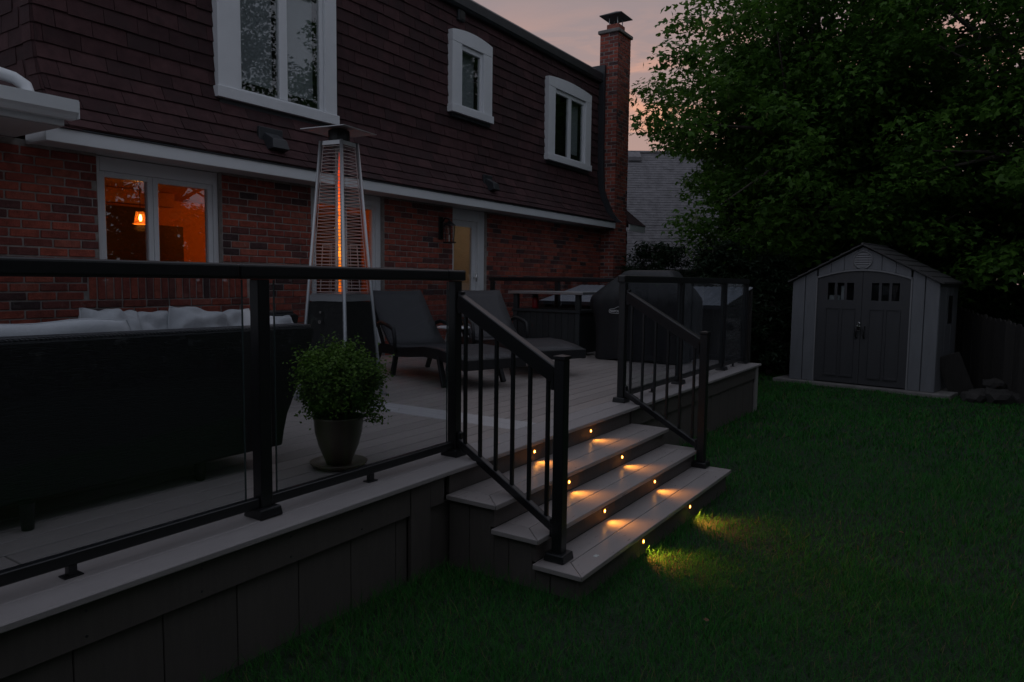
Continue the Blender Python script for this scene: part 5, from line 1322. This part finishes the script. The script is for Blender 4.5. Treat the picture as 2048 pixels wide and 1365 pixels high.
hedge('tall_hedge', (17.2,5.2), (17.4,-6.5), 3.0, 1.8, 30000, 'dark hedge beyond the back fence below the maples', 52, .20)

hedge('tall_hedge', (-3.6,-5.0), (-3.4,3.2), 4.2, 1.2, 12000, 'unseen tall hedge added left of the photographer to shade the deck', 53, .26)  # added out of view to darken the left end of the deck

# ------------------------------------------------------------------ lawn grass
def lawn():
    rs = np.random.RandomState(77); Vs = []; Fs = []; base = 0
    def zone(x0,x1,y0,y1,dens,h0,h1,w,dmin,dmax):
        nonlocal base
        n = int((x1-x0)*(y1-y0)*dens); X = rs.uniform(x0,x1,n); Y = rs.uniform(y0,y1,n)
        dep = .836*X+.548*Y; rt = .548*X-.836*Y; dist = np.hypot(X,Y)
        k = (dist >= dmin) & (dist < dmax) & (dep > .8) & (np.abs(rt) < 1.0*dep+1.0)
        ondeck = (Y > 2.33) & (X < 9.25); onst = (X > 2.93) & (X < 5.34) & (Y > 1.53)
        sx, sy = X-12.53, Y-2.67; su = sx*-.17+sy*-.985; sdp = sx*.985+sy*-.17
        onshed = (su > -.26) & (su < 2.40) & (sdp > -.11) & (sdp < 1.5)
        dens_n = .5+.5*np.sin(X*3.1+np.sin(Y*2.7)*1.7)*np.sin(Y*3.7+np.sin(X*2.3)*1.4)
        k &= ~ondeck & ~onst & ~onshed & (rs.uniform(0,1,n) < .62+.38*dens_n)
        X, Y, dn = X[k], Y[k], dens_n[k]; n = len(X); Z = ground_z(X,Y)
        edge = np.minimum(np.abs(Y-2.34), np.hypot(np.maximum(0,np.maximum(2.95-X,X-5.32)), np.maximum(0,1.545-Y)))
        tall = 1 + .9*np.exp(-(edge/.10)**2)*(rs.uniform(0,1,n) < .5)
        big = .5+.5*np.sin(X*.9+1.3*np.sin(Y*1.1))*np.sin(Y*.8+np.sin(X*.7))
        h = rs.uniform(h0,h1,n)*(.62+.42*dn+.35*big)*tall*np.where(rs.uniform(0,1,n) < .03, 1.7, 1); a = rs.uniform(0,6.283,n); lean = rs.uniform(.2,1.5,n)*h
        dx, dy = np.cos(a), np.sin(a); ww = w*rs.uniform(.6,1.2,n)
        bx, by = -dy*ww, dx*ww
        P = lambda f, wf, zf: (X+dx*lean*f, Y+dy*lean*f, Z+h*zf, wf)
        rows = [P(0,1,-.05), P(.35,.8,.55), P(1,.12,1.0)]
        V = np.stack([c for (px,py,pz,wf) in rows for c in (np.stack([px-bx*wf,py-by*wf,pz],-1), np.stack([px+bx*wf,py+by*wf,pz],-1))], 1)
        I = base + np.arange(n)[:,None]*6
        Fs.append(np.concatenate([I+np.array([[0,1,3,2]]), I+np.array([[2,3,5,4]])])); Vs.append(V.reshape(-1,3)); base += n*6
    zone(.8,5.5,-3.2,2.34,11500,.016,.046,.0015,1.4,4.2)
    zone(1.5,9.5,-5.5,2.34,4600,.018,.048,.0023,4.2,7.5)
    zone(5.0,16,-6.0,7.0,1500,.022,.05,.0045,7.5,15)
    o = bpy.data.objects.new('lawn_grass', fast_mesh('lawn_grass', np.concatenate(Vs), np.concatenate(Fs), M['grass'])); COL.objects.link(o)
    tag(o, 'dark green lawn grass round the deck and steps', 'grass', kind='stuff')
lawn()
FL = [(2.35,.55),(3.05,.95),(4.9,.35),(5.9,-.6)]
for i, (x, y) in enumerate(FL):
    m = MB(); n = 8
    out = [(.015*math.cos(2*math.pi*k/n)*(1.25 if k%2 else .8), .012*math.sin(2*math.pi*k/n)*(1.2 if k%2 else .8)) for k in range(n)]
    m.add([(a,b,.004*math.sin(k*2.1)) for k,(a,b) in enumerate(out)]+[(0,0,.006)], [(k,(k+1)%n,n) for k in range(n)])
    o = m.build('fallen_leaf', M['dryleaf']); o.location = (x, y, float(ground_z(x,y))+.042); o.rotation_euler = (.2*math.sin(i*3),.25*math.cos(i*5),i*1.3)
    tag(o, ['dry brown leaf on the grass near the deck skirt','dry brown leaf on the grass left of the bottom step','dry brown leaf on the lawn right of the bottom step','dry brown leaf far out on the right lawn','dry brown leaf in the middle of the lower lawn'][i], 'leaf', 'dry leaves on the lawn')
bpy.context.view_layer.update()
